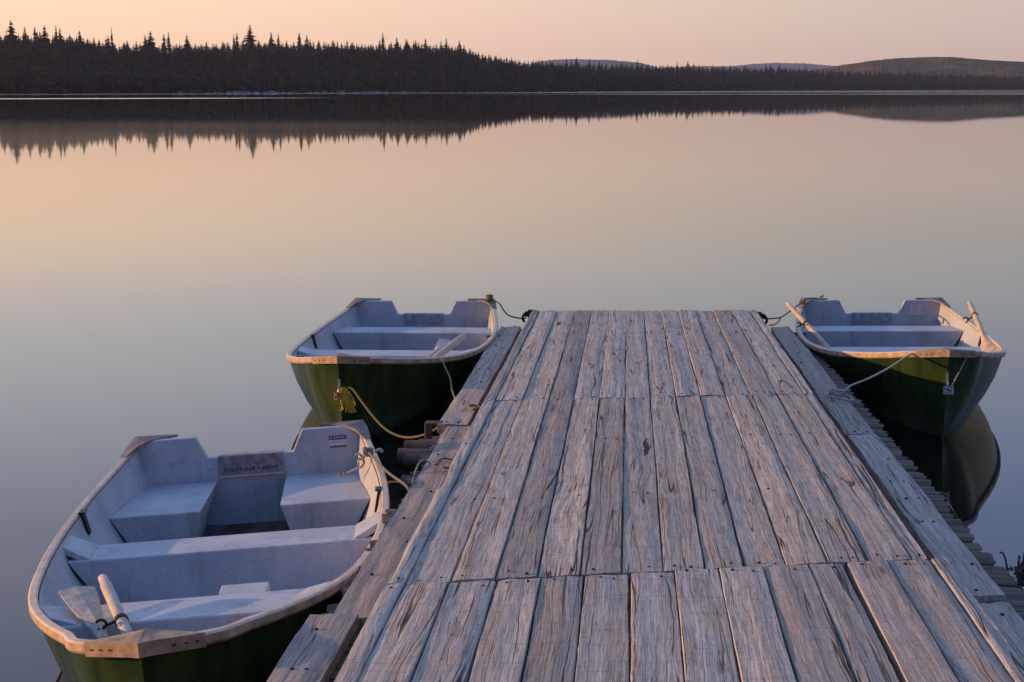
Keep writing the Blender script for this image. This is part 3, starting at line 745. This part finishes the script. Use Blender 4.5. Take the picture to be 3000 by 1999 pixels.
# ------------------------------------------------------------------ ropes
c1 = lambda x, y: (50 + x * .5095, 1200 + y * .5095)
c2 = lambda x, y: (820 + x * .3444, 820 + y * .3444)
c3 = lambda x, y: (2200 + x * .3444, 820 + y * .3444)
z2 = lambda x, y: (780 + x * .2169, 1220 + y * .2169)
b4 = lambda x, y: (1160 + x * .2296, 1120 + y * .2296)
def path_y(fn, pts, y0, y1):
    n = len(pts) - 1; return [at_y(*fn(*p), y0 + (y1 - y0) * i / n) for i, p in enumerate(pts)]
def knot(c, r, turns=3, seed=0):
    rr = random.Random(seed); c = Vector(c); pts = []
    for i in range(turns * 8 + 1):
        a = i * math.pi / 4; tilt = rr.uniform(-.3, .3)
        pts.append(c + Vector((r * math.cos(a), r * .7 * math.sin(a * 1.0 + tilt), r * .75 * math.sin(a * .77 + seed))))
    return pts
hookL = on_dock(-.872, 13.95, -.05); hookR = on_dock(1.162, 13.95, -.05)
cornR2 = on_boat(M2, half(0) - .03, 0.03, WT0 + .06)
rope('rope', [path_y(c2, ((1830, 180), (1870, 205), (1905, 262), (1950, 305), (2010, 322), (2075, 330)), cornR2.y, hookL.y) + [hookL],
              (knot(cornR2, .026, 3, 2), .009)] +
     [path_y(c2, ((1810, 175), (1740, 170), (1665, 168)), cornR2.y, 14.3)], .0085, MAT['rope_olive'],
     'olive rope knotted at the stern corner of the tassel boat and hooked to the dock', 'mooring ropes')
rope('rope', [path_y(c2, ((1605, 182), (1640, 165), (1665, 172)), 14.31, 14.29) ,
              path_y(c2, ((1608, 178), (1645, 205), (1655, 262), (1630, 325), (1600, 390)), 14.26, 13.98)], .0075, MAT['rope_olive'],
     'loose yellowish line hanging down inside the transom of the tassel boat', 'mooring ropes')
eye2 = on_boat(M2, 0, BL - .03, .33)
endk = on_dock(-1.0, 9.93, -.115)
mid2 = [at_y(*c2(*p), eye2.y + (endk.y - eye2.y) * f) for p, f in (((600, 920), .05), ((700, 1040), .15), ((800, 1170), .27), ((900, 1270), .39), ((1000, 1325), .5), ((1100, 1342), .6), ((1200, 1325), .7), ((1300, 1285), .78), ((1400, 1215), .86), ((1480, 1155), .92), ((1560, 1095), .97))]
pk = [at(*c2(*p), endk.z + .012) for p in ((1600, 1075), (1650, 1070), (1700, 1085), (1660, 1100), (1610, 1090), (1640, 1065), (1690, 1075))]
tas = []
for k in range(30):
    rr = random.Random(k); a = at_y(*c2(535 + rr.uniform(-12, 12), 915), eye2.y - .03)
    e = at_y(*c2(565 + rr.uniform(-45, 85), 1110 + rr.uniform(-50, 25)), eye2.y - .05 + rr.uniform(-.02, .02))
    tas.append(([a, a.lerp(e, .5) + Vector((rr.uniform(-.012, .012), 0, rr.uniform(0, .01))), e], .0055))
yr = rope('rope', [[eye2 + Vector((0, -.03, .0))] + mid2 + pk, (knot(eye2 + Vector((.0, -.03, 0)), .028, 3, 5), .009)], .0095, MAT['rope_olive'],
     'long yellowish bow line sagging from the tassel boat to the dock', 'mooring ropes')
mb = MB()
for st, r in tas: mb.tube(curve_pts(st, 5), r, 6)
tag(mb.build('rope_tassel', MAT['rope_yellow'], smooth=True), 'frayed bright yellow rope tassel hanging from the bow ring over the dark hull', 'rope')
rl = on_boat(M2, half(.87) - .0, .87 * BL, sheer(.87))
rope('rope', [[at_y(*c2(1330, 650), 11.28), at_y(*c2(1375, 668), 11.2)] + path_y(c2, ((1400, 735), (1445, 830), (1462, 930), (1492, 1015), (1532, 1085)), 11.1, 10.0) + [endk]], .0075, MAT['rope_olive'],
     'thin olive line dropping from the oars over the side onto the dock', 'mooring ropes')
# near boat stern line
kn = at(*z2(1375, 480), .50); re = on_dock(-1.035, 7.60, -.15)
rope('rope', [[kn, kn.lerp(re, .5) + Vector((0, 0, -.012)), re, re + Vector((.0, -.02, -.10))],
              (knot(kn, .022, 3, 1), .009),
              [at_y(*z2(*p), kn.y + d) for p, d in (((1350, 500), 0), ((1300, 570), .02), ((1245, 578), .03), ((1208, 545), .03), ((1225, 512), .03), ((1268, 520), .02), ((1300, 560), .02), ((1318, 630), .03), ((1280, 685), .05), ((1200, 715), .08), ((1120, 755), .12))]] +
             [([at_y(*z2(1125, 752), kn.y + .12), at_y(*z2(1040, 760 + q * 9), kn.y + .13), at_y(*z2(955 + 8 * q, 745 + q * 20), kn.y + .14)], .004) for q in range(5)], .0085, MAT['rope_grey'],
     'grey stern line of the boat with the blue sticker, its frayed tail curled inside', 'mooring ropes')
mb = MB(); mb.tube(curve_pts([kn + Vector((.035, -.01, .0)), kn + Vector((.06, -.01, .015)), kn + Vector((.075, -.01, .0))], 4), .008, 8); mb.build('cleat', MAT['chrome'], b1).matrix_parent_inverse = M1.inverted()
# loop over the side board
rope('rope', [[on_dock(t, s, h) for t, s, h in ((-1.06, 7.80, -.24), (-1.04, 7.98, -.125), (-1.02, 8.12, -.118), (-.96, 8.02, -.116), (-.90, 7.95, -.118), (-.86, 8.02, -.13))],
              [on_dock(t, s, h) for t, s, h in ((-.95, 7.97, -.11), (-.93, 8.08, -.10), (-.88, 8.10, -.11), (-.85, 8.0, -.12))]], .0075, MAT['rope_grey'],
     'dark old rope looped over the low side board by the log ends', 'mooring ropes')
# third boat
cornL3 = on_boat(M3, -half(0) + .05, .02, WT0 + .06)
rope('rope', [[hookR] + path_y(c3, ((130, 332), (250, 320), (335, 265), (430, 192), (470, 162), (560, 156)), hookR.y, cornL3.y),
              path_y(c3, ((250, 322), (235, 355), (195, 382), (150, 388)), 14.0, 14.0),
              (knot(at_y(*c3(440, 190), 14.35), .022, 3, 7), .007)], .0085, MAT['rope_olive'],
     'olive stern line from the dock hook to the boat with the raised oars', 'mooring ropes')
rail3 = on_boat(M3, -half(.965), .965 * BL, sheer(.965) + .015); k3 = on_dock(1.33, 10.42, -.125)
A3 = [at_y(*c3(*p), rail3.y + (k3.y - rail3.y) * f) for p, f in (((1440, 618), -.05), ((1375, 628), 0), ((1300, 668), .1), ((1200, 735), .25), ((1100, 790), .4), ((1000, 840), .55), ((850, 900), .78))]
rope('rope', [A3 + [k3 + Vector((.07, .05, .02)), k3], (knot(k3, .040, 4, 4), .009),
              [on_dock(t, s, h) for t, s, h in ((1.37, 10.5, -.12), (1.41, 10.35, -.13), (1.40, 10.2, -.125), (1.33, 10.22, -.12), (1.27, 10.32, -.12), (1.25, 10.45, -.12))]], .0085, MAT['rope_white'],
     'white bow line running from the rail down to a knot on the side board', 'mooring ropes')
eye3 = on_boat(M3, 0, BL - .02, .345)
mb = None
rope('rope', [(knot(eye3 + Vector((.0, -.03, -.02)), .028, 3, 8), .010), [eye3 + Vector((.02, -.02, 0)), at_y(*c3(1790, 750), 10.8), at_y(*c3(1838, 655), 10.85)]], .006, MAT['rope_white'],
     'short white cord knotted through the bow ring of the boat with raised oars', 'mooring ropes')
rp = on_boat(M3, -half(0) + .17, .01, WTT + .01)
rope('rope', [[rp + Vector((0, 0, .03)), rp + Vector((.005, -.05, -.03)), rp + Vector((.005, -.06, -.19))], (knot(rp + Vector((0, 0, .025)), .016, 2, 3), .006)], .003, MAT['rope_white'],
     'thin white string hanging inside the transom of the boat with raised oars', 'mooring ropes')

# ------------------------------------------------------------------ reeds beside the dock
rs = empty('reed', loc=at(2952, 1712, 0.02)); tag(rs, 'thin hooked dry reed stems rising from the water beside the slat ends', 'plant', 'dry stems beside the dock')
base = rs.location.copy(); mb = MB()
y0 = base.y
for pts, r in (((( 2953, 1712), (2950, 1670), (2946, 1640), (2938, 1621), (2929, 1619)), .0045), (((2956, 1712), (2955, 1680), (2951, 1660)), .003)):
    mb.tube([p - base for p in curve_pts([at_y(*q, y0) for q in pts], 5)], r, 6)
mb.build('stem', MAT['reed'], rs, smooth=True)
rs2 = empty('shrub', loc=at(3010, 1716, 0.02)); tag(rs2, 'dark leafless shrub with a bent twig at the water edge past the reed', 'plant')
base = rs2.location.copy(); y0 = base.y; mb = MB(); rr = random.Random(4)
for k in range(9):
    a = at_y(2985 + rr.uniform(0, 60), 1715, y0 + rr.uniform(-.1, .1)); e = at_y(2975 + rr.uniform(0, 70), 1600 + rr.uniform(0, 90), y0 + rr.uniform(-.1, .1))
    mb.tube([p - base for p in curve_pts([a, a.lerp(e, .5) + Vector((rr.uniform(-.03, .03), 0, 0)), e], 5)], [.009 - .0004 * i for i in range(11)], 6)
mb.build('stem', MAT['reed'], rs2, smooth=True)
mb = MB()
for k in range(160):
    c = at_y(3005 + rr.gauss(0, 22), 1700 + rr.uniform(-38, 14), y0 + rr.uniform(-.15, .15)) - base
    u = Vector((rr.uniform(-1, 1), rr.uniform(-1, 1), rr.uniform(-1, 1))).normalized() * .02; w = u.orthogonal().normalized() * .009
    mb.add([c - u, c + w, c + u, c - w], [(0, 1, 2, 3)])
mb.build('foliage', MAT['reed_leaf'], rs2)

# ------------------------------------------------------------------ far shore
kD = 1 / .78433
def interp(xs, ys): return lambda x: float(np.interp(x, xs, ys))
SHORE = interp([-3000, -1500, 0, 600, 1100, 1250, 1700, 2353, 4000, 6000], [420, 560, 700, 830, 1000, 1130, 1600, 2150, 2600, 3000])
SKY = interp([-3000, -1500, 0, 120, 200, 245, 350, 470, 570, 640, 700, 780, 860, 950, 1040, 1075, 1110, 1160, 1200, 1250, 1400, 1530, 1650, 1800, 2000, 2150, 2353, 4000, 6000],
             [78, 80, 83, 83, 88, 97, 101, 101, 95, 96, 97, 101, 104, 103, 107, 113, 126, 135, 140, 143, 147, 150, 153, 156, 163, 168, 173, 178, 184])
DEPTH = interp([-3000, 0, 600, 1100, 1300, 2353, 6000], [240, 240, 220, 150, 90, 110, 140])
def px_xy(xd, y):
    r = ray(xd * kD, 262); return r.x / r.y * y
def canopy_z(xd): return CAM_H + (203.55 - SKY(xd)) * kD / FPX * (SHORE(xd) + DEPTH(xd)) / (cP * cP) * .985
def ground(xd, q):
    top = max(2.0, canopy_z(xd) - 13.0)
    return (.35 + (top - .35) * (q * q * (3 - 2 * q))) if q <= 1 else max(.4, top - (q - 1) * top * .55)
def foliage_mat(name, a, bcol, warm=None):
    m, nt, b = new_mat(name)
    oi = N(nt, 'ShaderNodeTexCoord').outputs['Object']
    g = N(nt, 'ShaderNodeNewGeometry')
    f = noise(nt, vec_scale(nt, g.outputs['Position'], .12, .12, .2), 1.0, 3)
    c = mixc(nt, smooth(nt, f, .35, .65), a, bcol)
    L(nt, c, b.inputs['Base Color']); b.inputs['Roughness'].default_value = .9; b.inputs['Specular IOR Level'].default_value = .1
    return m
MAT['spruce'] = foliage_mat('spruce_needles', (.016, .023, .019), (.042, .052, .042))
MAT['bark'] = plain('bark', (.10, .085, .075), .9, scale=2, bumps=0)
MAT['birch'] = foliage_mat('bare_twigs', (.045, .042, .041), (.085, .076, .076))
MAT['earth'] = foliage_mat('forest_floor', (.035, .032, .026), (.06, .05, .04))

COLS = [x for x in range(-3000, -100, 120)] + [x for x in range(-100, 2500, 30)] + [x for x in range(2500, 6001, 150)]
mb = MB(); rows = []
for xd in COLS:
    row = []
    for q in (-.03, 0, .06, .15, .3, .5, .7, .85, 1.0, 1.3, 2.0, 3.5):
        y = SHORE(xd) + DEPTH(xd) * q; z = ground(xd, max(q, 0)) if q >= 0 else -1.2
        if q == 0: z = .25
        row.append((px_xy(xd, y), y, z))
    rows.append(row)
mb.grid(rows); tag(mb.build('shore_ground', MAT['earth'], smooth=True), kind='structure')

def spruce_arrays(seed, tiers, per, rad=.15, ragged=.35, club=False):
    """needle fans of one spruce of unit height: drooping leaf-shaped quads in irregular tiers"""
    rr = random.Random(seed); V = []; F = []
    for k in range(tiers):
        h = .10 + .88 * (k / (tiers - 1)) ** .92
        r = rad * (1 - h) ** .8 * (1 + rr.uniform(-ragged, ragged)) + .020
        if club and h > .8: r = rad * .30 * (1.02 - h) / .2 * (1 + rr.uniform(-.3, .3)) + .014
        if rr.random() < .10: r *= .5
        n = max(3, int(per * (1 - h * .55))); a0 = rr.uniform(0, 6.28)
        for j in range(n):
            a = a0 + j * 6.283 / n + rr.uniform(-.35, .35); l = r * rr.uniform(.55, 1.2); w = l * rr.uniform(.30, .5) + .004
            ca, sa = math.cos(a), math.sin(a); dr = l * rr.uniform(.25, .65); hh = h + rr.uniform(-.015, .015)
            o = len(V)
            V += [(0, 0, hh + .012), (ca * l * .6 - sa * w, sa * l * .6 + ca * w, hh - dr * .55), (ca * l, sa * l, hh - dr), (ca * l * .6 + sa * w, sa * l * .6 - ca * w, hh - dr * .55)]
            F.append((o, o + 1, o + 2, o + 3))
    o = len(V); V += [(-.006, 0, .93), (.006, 0, .93), (0, 0, 1.01), (0, .006, .93)]; F += [(o, o + 1, o + 2, o + 2), (o + 3, o, o + 2, o + 2)]
    F = [f if f[2] != f[3] else f[:3] + (f[0],) for f in F]
    return np.array(V), F
def bare_arrays(seed):
    rr = random.Random(seed); V = []; F = []
    def limb(a, b, wa, wb):
        o = len(V); d = Vector(b) - Vector(a); s = d.cross(Vector((0, 1, .01))).normalized(); t = d.cross(s).normalized()
        for s_ in (s, t):
            o = len(V); V.extend([tuple(Vector(a) - s_ * wa), tuple(Vector(a) + s_ * wa), tuple(Vector(b) + s_ * wb), tuple(Vector(b) - s_ * wb)]); F.append((o, o + 1, o + 2, o + 3))
    limb((0, 0, 0), (rr.uniform(-.02, .02), 0, .95), .010, .003)
    for k in range(26):
        h = rr.uniform(.35, .92); a = rr.uniform(0, 6.28); l = rr.uniform(.06, .20) * (1.15 - h)
        p = (0, 0, h); q = (math.cos(a) * l, math.sin(a) * l, h + l * rr.uniform(.6, 1.5)); limb(p, q, .004, .0025)
        for _ in range(2):
            a2 = a + rr.uniform(-1, 1); l2 = l * rr.uniform(.4, .8)
            limb(tuple(Vector(p).lerp(Vector(q), rr.uniform(.4, 1))), (q[0] + math.cos(a2) * l2 * .6, q[1] + math.sin(a2) * l2 * .6, min(1.03, q[2] + l2)), .003, .002)
    return np.array(V), F
def quads_ok(F): return np.array([(f[0], f[1], f[2], f[3]) for f in F])
def merge(name, placements, mats, templates):
    """one mesh out of many trees; placements: (template, x, y, z, height, width factor, turn, material)"""
    VV = []; FF = []; MI = []; o = 0
    for ti, x, y, z, h, wf, a, mi in placements:
        V, F = templates[ti]; c, s = math.cos(a), math.sin(a)
        W_ = np.empty_like(V); W_[:, 0] = (V[:, 0] * c - V[:, 1] * s) * h * wf + x; W_[:, 1] = (V[:, 0] * s + V[:, 1] * c) * h * wf + y; W_[:, 2] = V[:, 2] * h + z
        VV.append(W_); FF.append(F + o); mm_ = np.full(len(F), mi); mm_[:2] = 2 if mi == 1 else mi; MI.append(mm_); o += len(V)
    V = np.concatenate(VV).astype(np.float32); F = np.concatenate(FF).astype(np.int32); MI = np.concatenate(MI).astype(np.int32)
    me = bpy.data.meshes.new(name); me.vertices.add(len(V)); me.vertices.foreach_set('co', V.ravel())
    me.loops.add(F.size); me.loops.foreach_set('vertex_index', F.ravel()); me.polygons.add(len(F))
    me.polygons.foreach_set('loop_start', np.arange(0, F.size, 4, dtype=np.int32)); me.polygons.foreach_set('loop_total', np.full(len(F), 4, dtype=np.int32))
    for mm in mats: me.materials.append(mm)
    me.polygons.foreach_set('material_index', MI); me.update(calc_edges=True); me.validate()
    return link(bpy.data.objects.new(name, me))
def fixF(F): # drop degenerate helper quads
    return [f for f in F if len(set(f)) == 4]
T = []
for sd in range(6):
    V, F = spruce_arrays(sd, 15, 8, (.21 if sd < 4 else .15), .4, sd % 2 == 1); T.append((V, quads_ok(fixF(F))))
for sd in range(4):
    V, F = bare_arrays(50 + sd); T.append((V, quads_ok(F)))
rr = random.Random(99); PL = []
def scatter(x0, x1, n, qlo, qhi, bare_p, hmin=7.5, hmax=12.5, hs=1.0):
    for _ in range(n):
        xd = rr.uniform(x0, x1); q = qlo + (qhi - qlo) * rr.random(); y = SHORE(xd) + DEPTH(xd) * q
        z = ground(xd, q) - .3; bare = rr.random() < bare_p; h = rr.uniform(hmin, hmax) * hs
        lim = canopy_z(xd) + rr.uniform(-1.9, .1) * hs
        if z + h > lim: h = max(4.5, lim - z)
        PL.append((6 + rr.randrange(4) if bare else rr.randrange(6), px_xy(xd, y), y, z, h, rr.uniform(1.1, 1.8), rr.uniform(0, 6.28), 1 if bare else 0))
scatter(-900, 0, 900, .0, 1.15, .2)
scatter(0, 330, 1300, 0.01, 1.12, .12)
scatter(330, 1100, 2600, 0.01, 1.12, .28)
scatter(330, 1100, 500, .6, 1.12, .1)
scatter(1100, 1300, 750, .01, 1.2, .12)
scatter(1300, 2400, 3000, .01, 1.2, .12, 9, 14)
scatter(2400, 3400, 700, .01, 1.2, .12, 9, 14)
MAT['pale_trunk'] = foliage_mat('pale_trunk', (.10, .095, .095), (.19, .18, .18))
fo = merge('forest', PL, [MAT['spruce'], MAT['birch'], MAT['pale_trunk']], T)
tag(fo, 'dark conifer forest covering the far lake shore', 'forest', kind='stuff')

# single spruces that stand out against the sky
HT = []
for sd in range(6):
    V, F = spruce_arrays(200 + sd, 26, 11, (.21, .17, .24, .13, .19, .25)[sd], .5, sd in (1, 3))
    me = bpy.data.meshes.new('crown'); me.from_pydata(V.tolist(), [], [tuple(dict.fromkeys(f)) for f in F]); me.materials.append(MAT['spruce']); me.update(); HT.append(me)
V = MB(); V.tube([(0, 0, 0), (0, 0, .5), (0, 0, .97)], [.013, .008, .002], 6); trunk_o = V.build('trunk', MAT['bark']); TRUNK = trunk_o.data; bpy.data.objects.remove(trunk_o)
def big_spruce(xd, topd, ht, ti, wf, label, q=1.0):
    y = SHORE(xd) + DEPTH(xd) * q; z = CAM_H + (203.55 - topd) * kD / FPX * y / (cP * cP) * .985
    e = empty('spruce_tree', loc=(px_xy(xd, y), y, z - ht)); e.rotation_euler = (0, 0, rr.uniform(0, 6)); wf *= 1.25; e.scale = (ht * wf, ht * wf, ht)
    tag(e, label, 'tree', 'spruces standing above the far forest')
    o = link(bpy.data.objects.new('crown', HT[ti])); o.parent = e
    o = link(bpy.data.objects.new('trunk', TRUNK)); o.parent = e
zx = lambda v: v * .3825 * .78433; zy = lambda v: (60 + v * .3825) * .78433
BIG = [(105, 20, 15, 2, 1.15, 'tall ragged spruce with a broken outline at the left end of the ridge'),
       (210, 65, 12, 0, 1.0, 'medium spruce next to the ragged one at the left end of the ridge'),
       (285, 65, 12, 1, 1.0, 'club topped spruce third in the row on the left ridge'),
       (360, 58, 13, 2, 1.1, 'broad spruce in the middle of the row on the left ridge'),
       (447, 57, 13, 3, 1.0, 'narrow tall spruce just past the broad one on the left ridge'),
       (477, 75, 11, 0, 1.0, 'short spruce leaning against the narrow one on the left ridge'),
       (550, 113, 9, 4, 1.1, 'low spruce where the left ridge dips'),
       (627, 93, 12, 2, 1.0, 'last full spruce before the bare gap in the ridge'),
       (842, 130, 9, 4, 1.1, 'small spruce beside the thin broken spire over the bare gap'),
       (871, 70, 14, 3, .6, 'very thin broken spire standing alone over bare trees'),
       (1125, 125, 10, 0, 1.1, 'low spruce left of the bushy one past the bare gap'),
       (1166, 98, 12, 2, 1.2, 'bushy spruce past the bare gap in the ridge'),
       (1268, 115, 11, 1, 1.0, 'shorter of a close pair of spruces past the bushy one'),
       (1303, 104, 12, 3, 1.1, 'taller of a close pair of spruces past the bushy one'),
       (1443, 125, 10, 2, 1.0, 'lone rounded spruce between the close pair and the giant'),
       (1800, 120, 10, 3, .9, 'thin spruce just left of the giant spruce'),
       (1824, 108, 11, 1, .9, 'pointed spruce just left of the giant spruce'),
       (1925, 54, 19, 5, 1.15, 'giant wide spruce rising highest above the middle of the ridge'),
       (2086, 105, 12, 0, 1.1, 'dense spruce just right of the giant spruce'),
       (2140, 110, 11, 3, 1.0, 'slim spruce second to the right of the giant spruce'),
       (2300, 108, 11, 1, 1.0, 'spruce standing clear to the right of the giant group')]
for a, b_, ht, ti, wf, lab in BIG: big_spruce(zx(a), zy(b_), ht, ti, wf, lab)
sx = lambda v: v * .6375 * .78433
BIG2 = [(1380, 160, 'spruce spire on the level stretch of the far ridge'), (1415, 168, 'second spruce spire on the level stretch of the far ridge'),
        (1762, 158, 'tall thin spire just before the ridge starts to fall'), (1826, 180, 'wide spruce at the start of the falling ridge'), (1868, 186, 'spruce next down the falling ridge'),
        (1912, 190, 'pointed spruce midway between two denser clumps on the falling ridge'), (1957, 186, 'spruce leading the second clump on the falling ridge'),
        (2028, 192, 'narrow spruce behind the second clump on the falling ridge'), (2052, 184, 'tallest spruce of the second clump on the falling ridge'), (2112, 193, 'last tall spruce before the ridge steps down')]
for k, (a, b_, lab) in enumerate(BIG2): big_spruce(sx(a), sx(b_), 12, (3, 1, 3, 2, 0, 1, 2, 3, 0, 1)[k], 1.0, lab)
# the smaller skyline spruces, one object each
def small(x0, x1, n, jit, label, group, hh):
    for k in range(n):
        xd = x0 + (x1 - x0) * (k + rr.uniform(.1, .9)) / n; q = rr.uniform(.92, 1.08); y = SHORE(xd) + DEPTH(xd) * q
        top = canopy_z(xd) - .9 + 1.5 * jit * rr.random() ** 2.6; h = rr.uniform(*hh)
        o = link(bpy.data.objects.new('spruce_tree', HT[rr.randrange(6)])); wf = rr.uniform(1.05, 1.7)
        o.location = (px_xy(xd, y), y, top - h); o.scale = (h * wf, h * wf, h); o.rotation_euler = (0, 0, rr.uniform(0, 6))
        tag(o, label, 'tree', group)
small(0, 240, 26, 1.6, 'small dark spruce among the crowns of the high ridge end', 'spruces along the high end of the ridge', (8, 11))
small(245, 700, 30, 1.6, 'small dark spruce scattered among bare trees on the long ridge', 'spruces among bare trees on the ridge', (7, 10))
small(700, 1110, 60, 2.2, 'small dark spruce in the close row before the ridge falls', 'spruces in the close ridge row', (8, 12))
small(1110, 1300, 34, 1.6, 'small dark spruce on the falling end of the ridge', 'spruces on the falling ridge end', (8, 12))
small(1300, 2353, 105, 3.2, 'small dark spruce in the low treeline under the hills', 'spruces in the low treeline', (10, 14))

# rocks at the waterline
MAT['rock'] = plain('shore_rock', (.24, .24, .26), .8, var=.4, scale=.7, bumps=0)
mb = MB()
for k in range(150):
    xd = rr.choice((rr.uniform(520, 720), rr.uniform(780, 980), rr.uniform(400, 1250))); y = SHORE(xd) - rr.uniform(-6, 3); r = rr.uniform(.3, 1.0)
    p = Vector((px_xy(xd, y), y, .2 + max(0, (y - SHORE(xd)) * .05)))
    ic = bmesh.new(); bmesh.ops.create_icosphere(ic, subdivisions=1, radius=r)
    mb.add([p + Vector((v.co.x * 1.4, v.co.y, v.co.z * .7)) * rr.uniform(.8, 1.2) for v in ic.verts], [tuple(v.index for v in f.verts) for f in ic.faces]); ic.free()
tag(mb.build('shore_rocks', MAT['rock']), 'pale boulders scattered along the far waterline', 'rocks', kind='stuff')

# far hills
def hill(name, x0, x1, prof, dist, mat, back=600, step=2.5, jag=.7):
    xs, ys = zip(*prof); ys = [q + 1.8 for q in ys]; f = interp(xs, ys); rows = []; rg = random.Random(int(dist))
    xd = x0
    while xd <= x1:
        z = CAM_H + max(1, (203.55 - f(xd))) * kD / FPX * dist / (cP * cP) * .985
        row = [(px_xy(xd, dist - back), dist - back, -2)]
        for q in (.15, .3, .45, .6, .75, .88, 1.0):
            y = dist - back + back * q; bump_ = jag * rg.uniform(-1, 1) * (dist / 3500)
            row.append((px_xy(xd, y), y, max(-2, z * math.sin(q * math.pi / 2) ** 1.1 + bump_ + 6 * math.sin(xd * .021 + q * 7) * math.sin(q * math.pi) * dist / 4000)))
        row.append((px_xy(xd, dist + 500), dist + 500, z * .5)); rows.append(row); xd += step
    mb = MB(); mb.grid(rows); tag(mb.build(name, mat, smooth=True), kind='structure')
def hill_mat(name, a, b1, b2):
    m, nt, b = new_mat(name); g = N(nt, 'ShaderNodeNewGeometry'); P = g.outputs['Position']
    f = noise(nt, vec_scale(nt, P, .012, .012, .05), 1.0, 4); s = noise(nt, vec_scale(nt, P, .035, .035, .30), 1.0, 3, .7)
    c = mixc(nt, smooth(nt, f, .4, .62), a, b1); c = mixc(nt, smooth(nt, s, .42, .62), c, b2)
    L(nt, c, b.inputs['Base Color']); b.inputs['Roughness'].default_value = 1; b.inputs['Specular IOR Level'].default_value = 0
    bump(nt, b, s, .35, 4.0); return m
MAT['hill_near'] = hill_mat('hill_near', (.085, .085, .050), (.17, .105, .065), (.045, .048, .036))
MAT['hill_far_hazed'] = hill_mat('hill_far_hazed', (.17, .18, .21), (.20, .19, .20), (.14, .15, .17))  # distance haze put into the base colour: paler and bluer instead of denser air
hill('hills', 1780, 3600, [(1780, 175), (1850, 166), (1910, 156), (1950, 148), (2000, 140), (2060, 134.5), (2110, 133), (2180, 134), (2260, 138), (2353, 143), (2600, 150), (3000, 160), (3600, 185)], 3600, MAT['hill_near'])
hill('hills', 1150, 1560, [(1150, 165), (1210, 150), (1240, 142.5), (1280, 139), (1330, 137.5), (1390, 138), (1440, 142), (1475, 145), (1510, 155), (1560, 172)], 5200, MAT['hill_far_hazed'])
hill('hills', 1480, 2150, [(1480, 172), (1530, 156), (1600, 153.5), (1680, 152), (1730, 147), (1780, 144.5), (1840, 147), (1900, 152), (2000, 156), (2150, 175)], 6000, MAT['hill_far_hazed'])

# ------------------------------------------------------------------ air
m, nt, b = new_mat('haze_air'); nt.nodes.remove(b)
pv = N(nt, 'ShaderNodeVolumePrincipled'); pv.inputs['Color'].default_value = (.80, .86, 1, 1); pv.inputs['Density'].default_value = 5.0e-5
pv.inputs['Anisotropy'].default_value = .2
L(nt, pv.outputs[0], nt.nodes['Material Output'].inputs['Volume'])
mb = MB(); mb.box((0, 2900, 70), (8000, 7400, 150)); tag(mb.build('haze', m), kind='stuff'); 

# ------------------------------------------------------------------ render settings
SC.view_settings.view_transform = 'Standard'; SC.view_settings.look = 'None'; SC.view_settings.exposure = 0; SC.view_settings.gamma = 1
SC.render.engine = 'CYCLES'; cy = SC.cycles
cy.use_denoising = True; cy.max_bounces = 8; cy.diffuse_bounces = 3; cy.glossy_bounces = 4; cy.volume_bounces = 0
cy.sample_clamp_indirect = 6
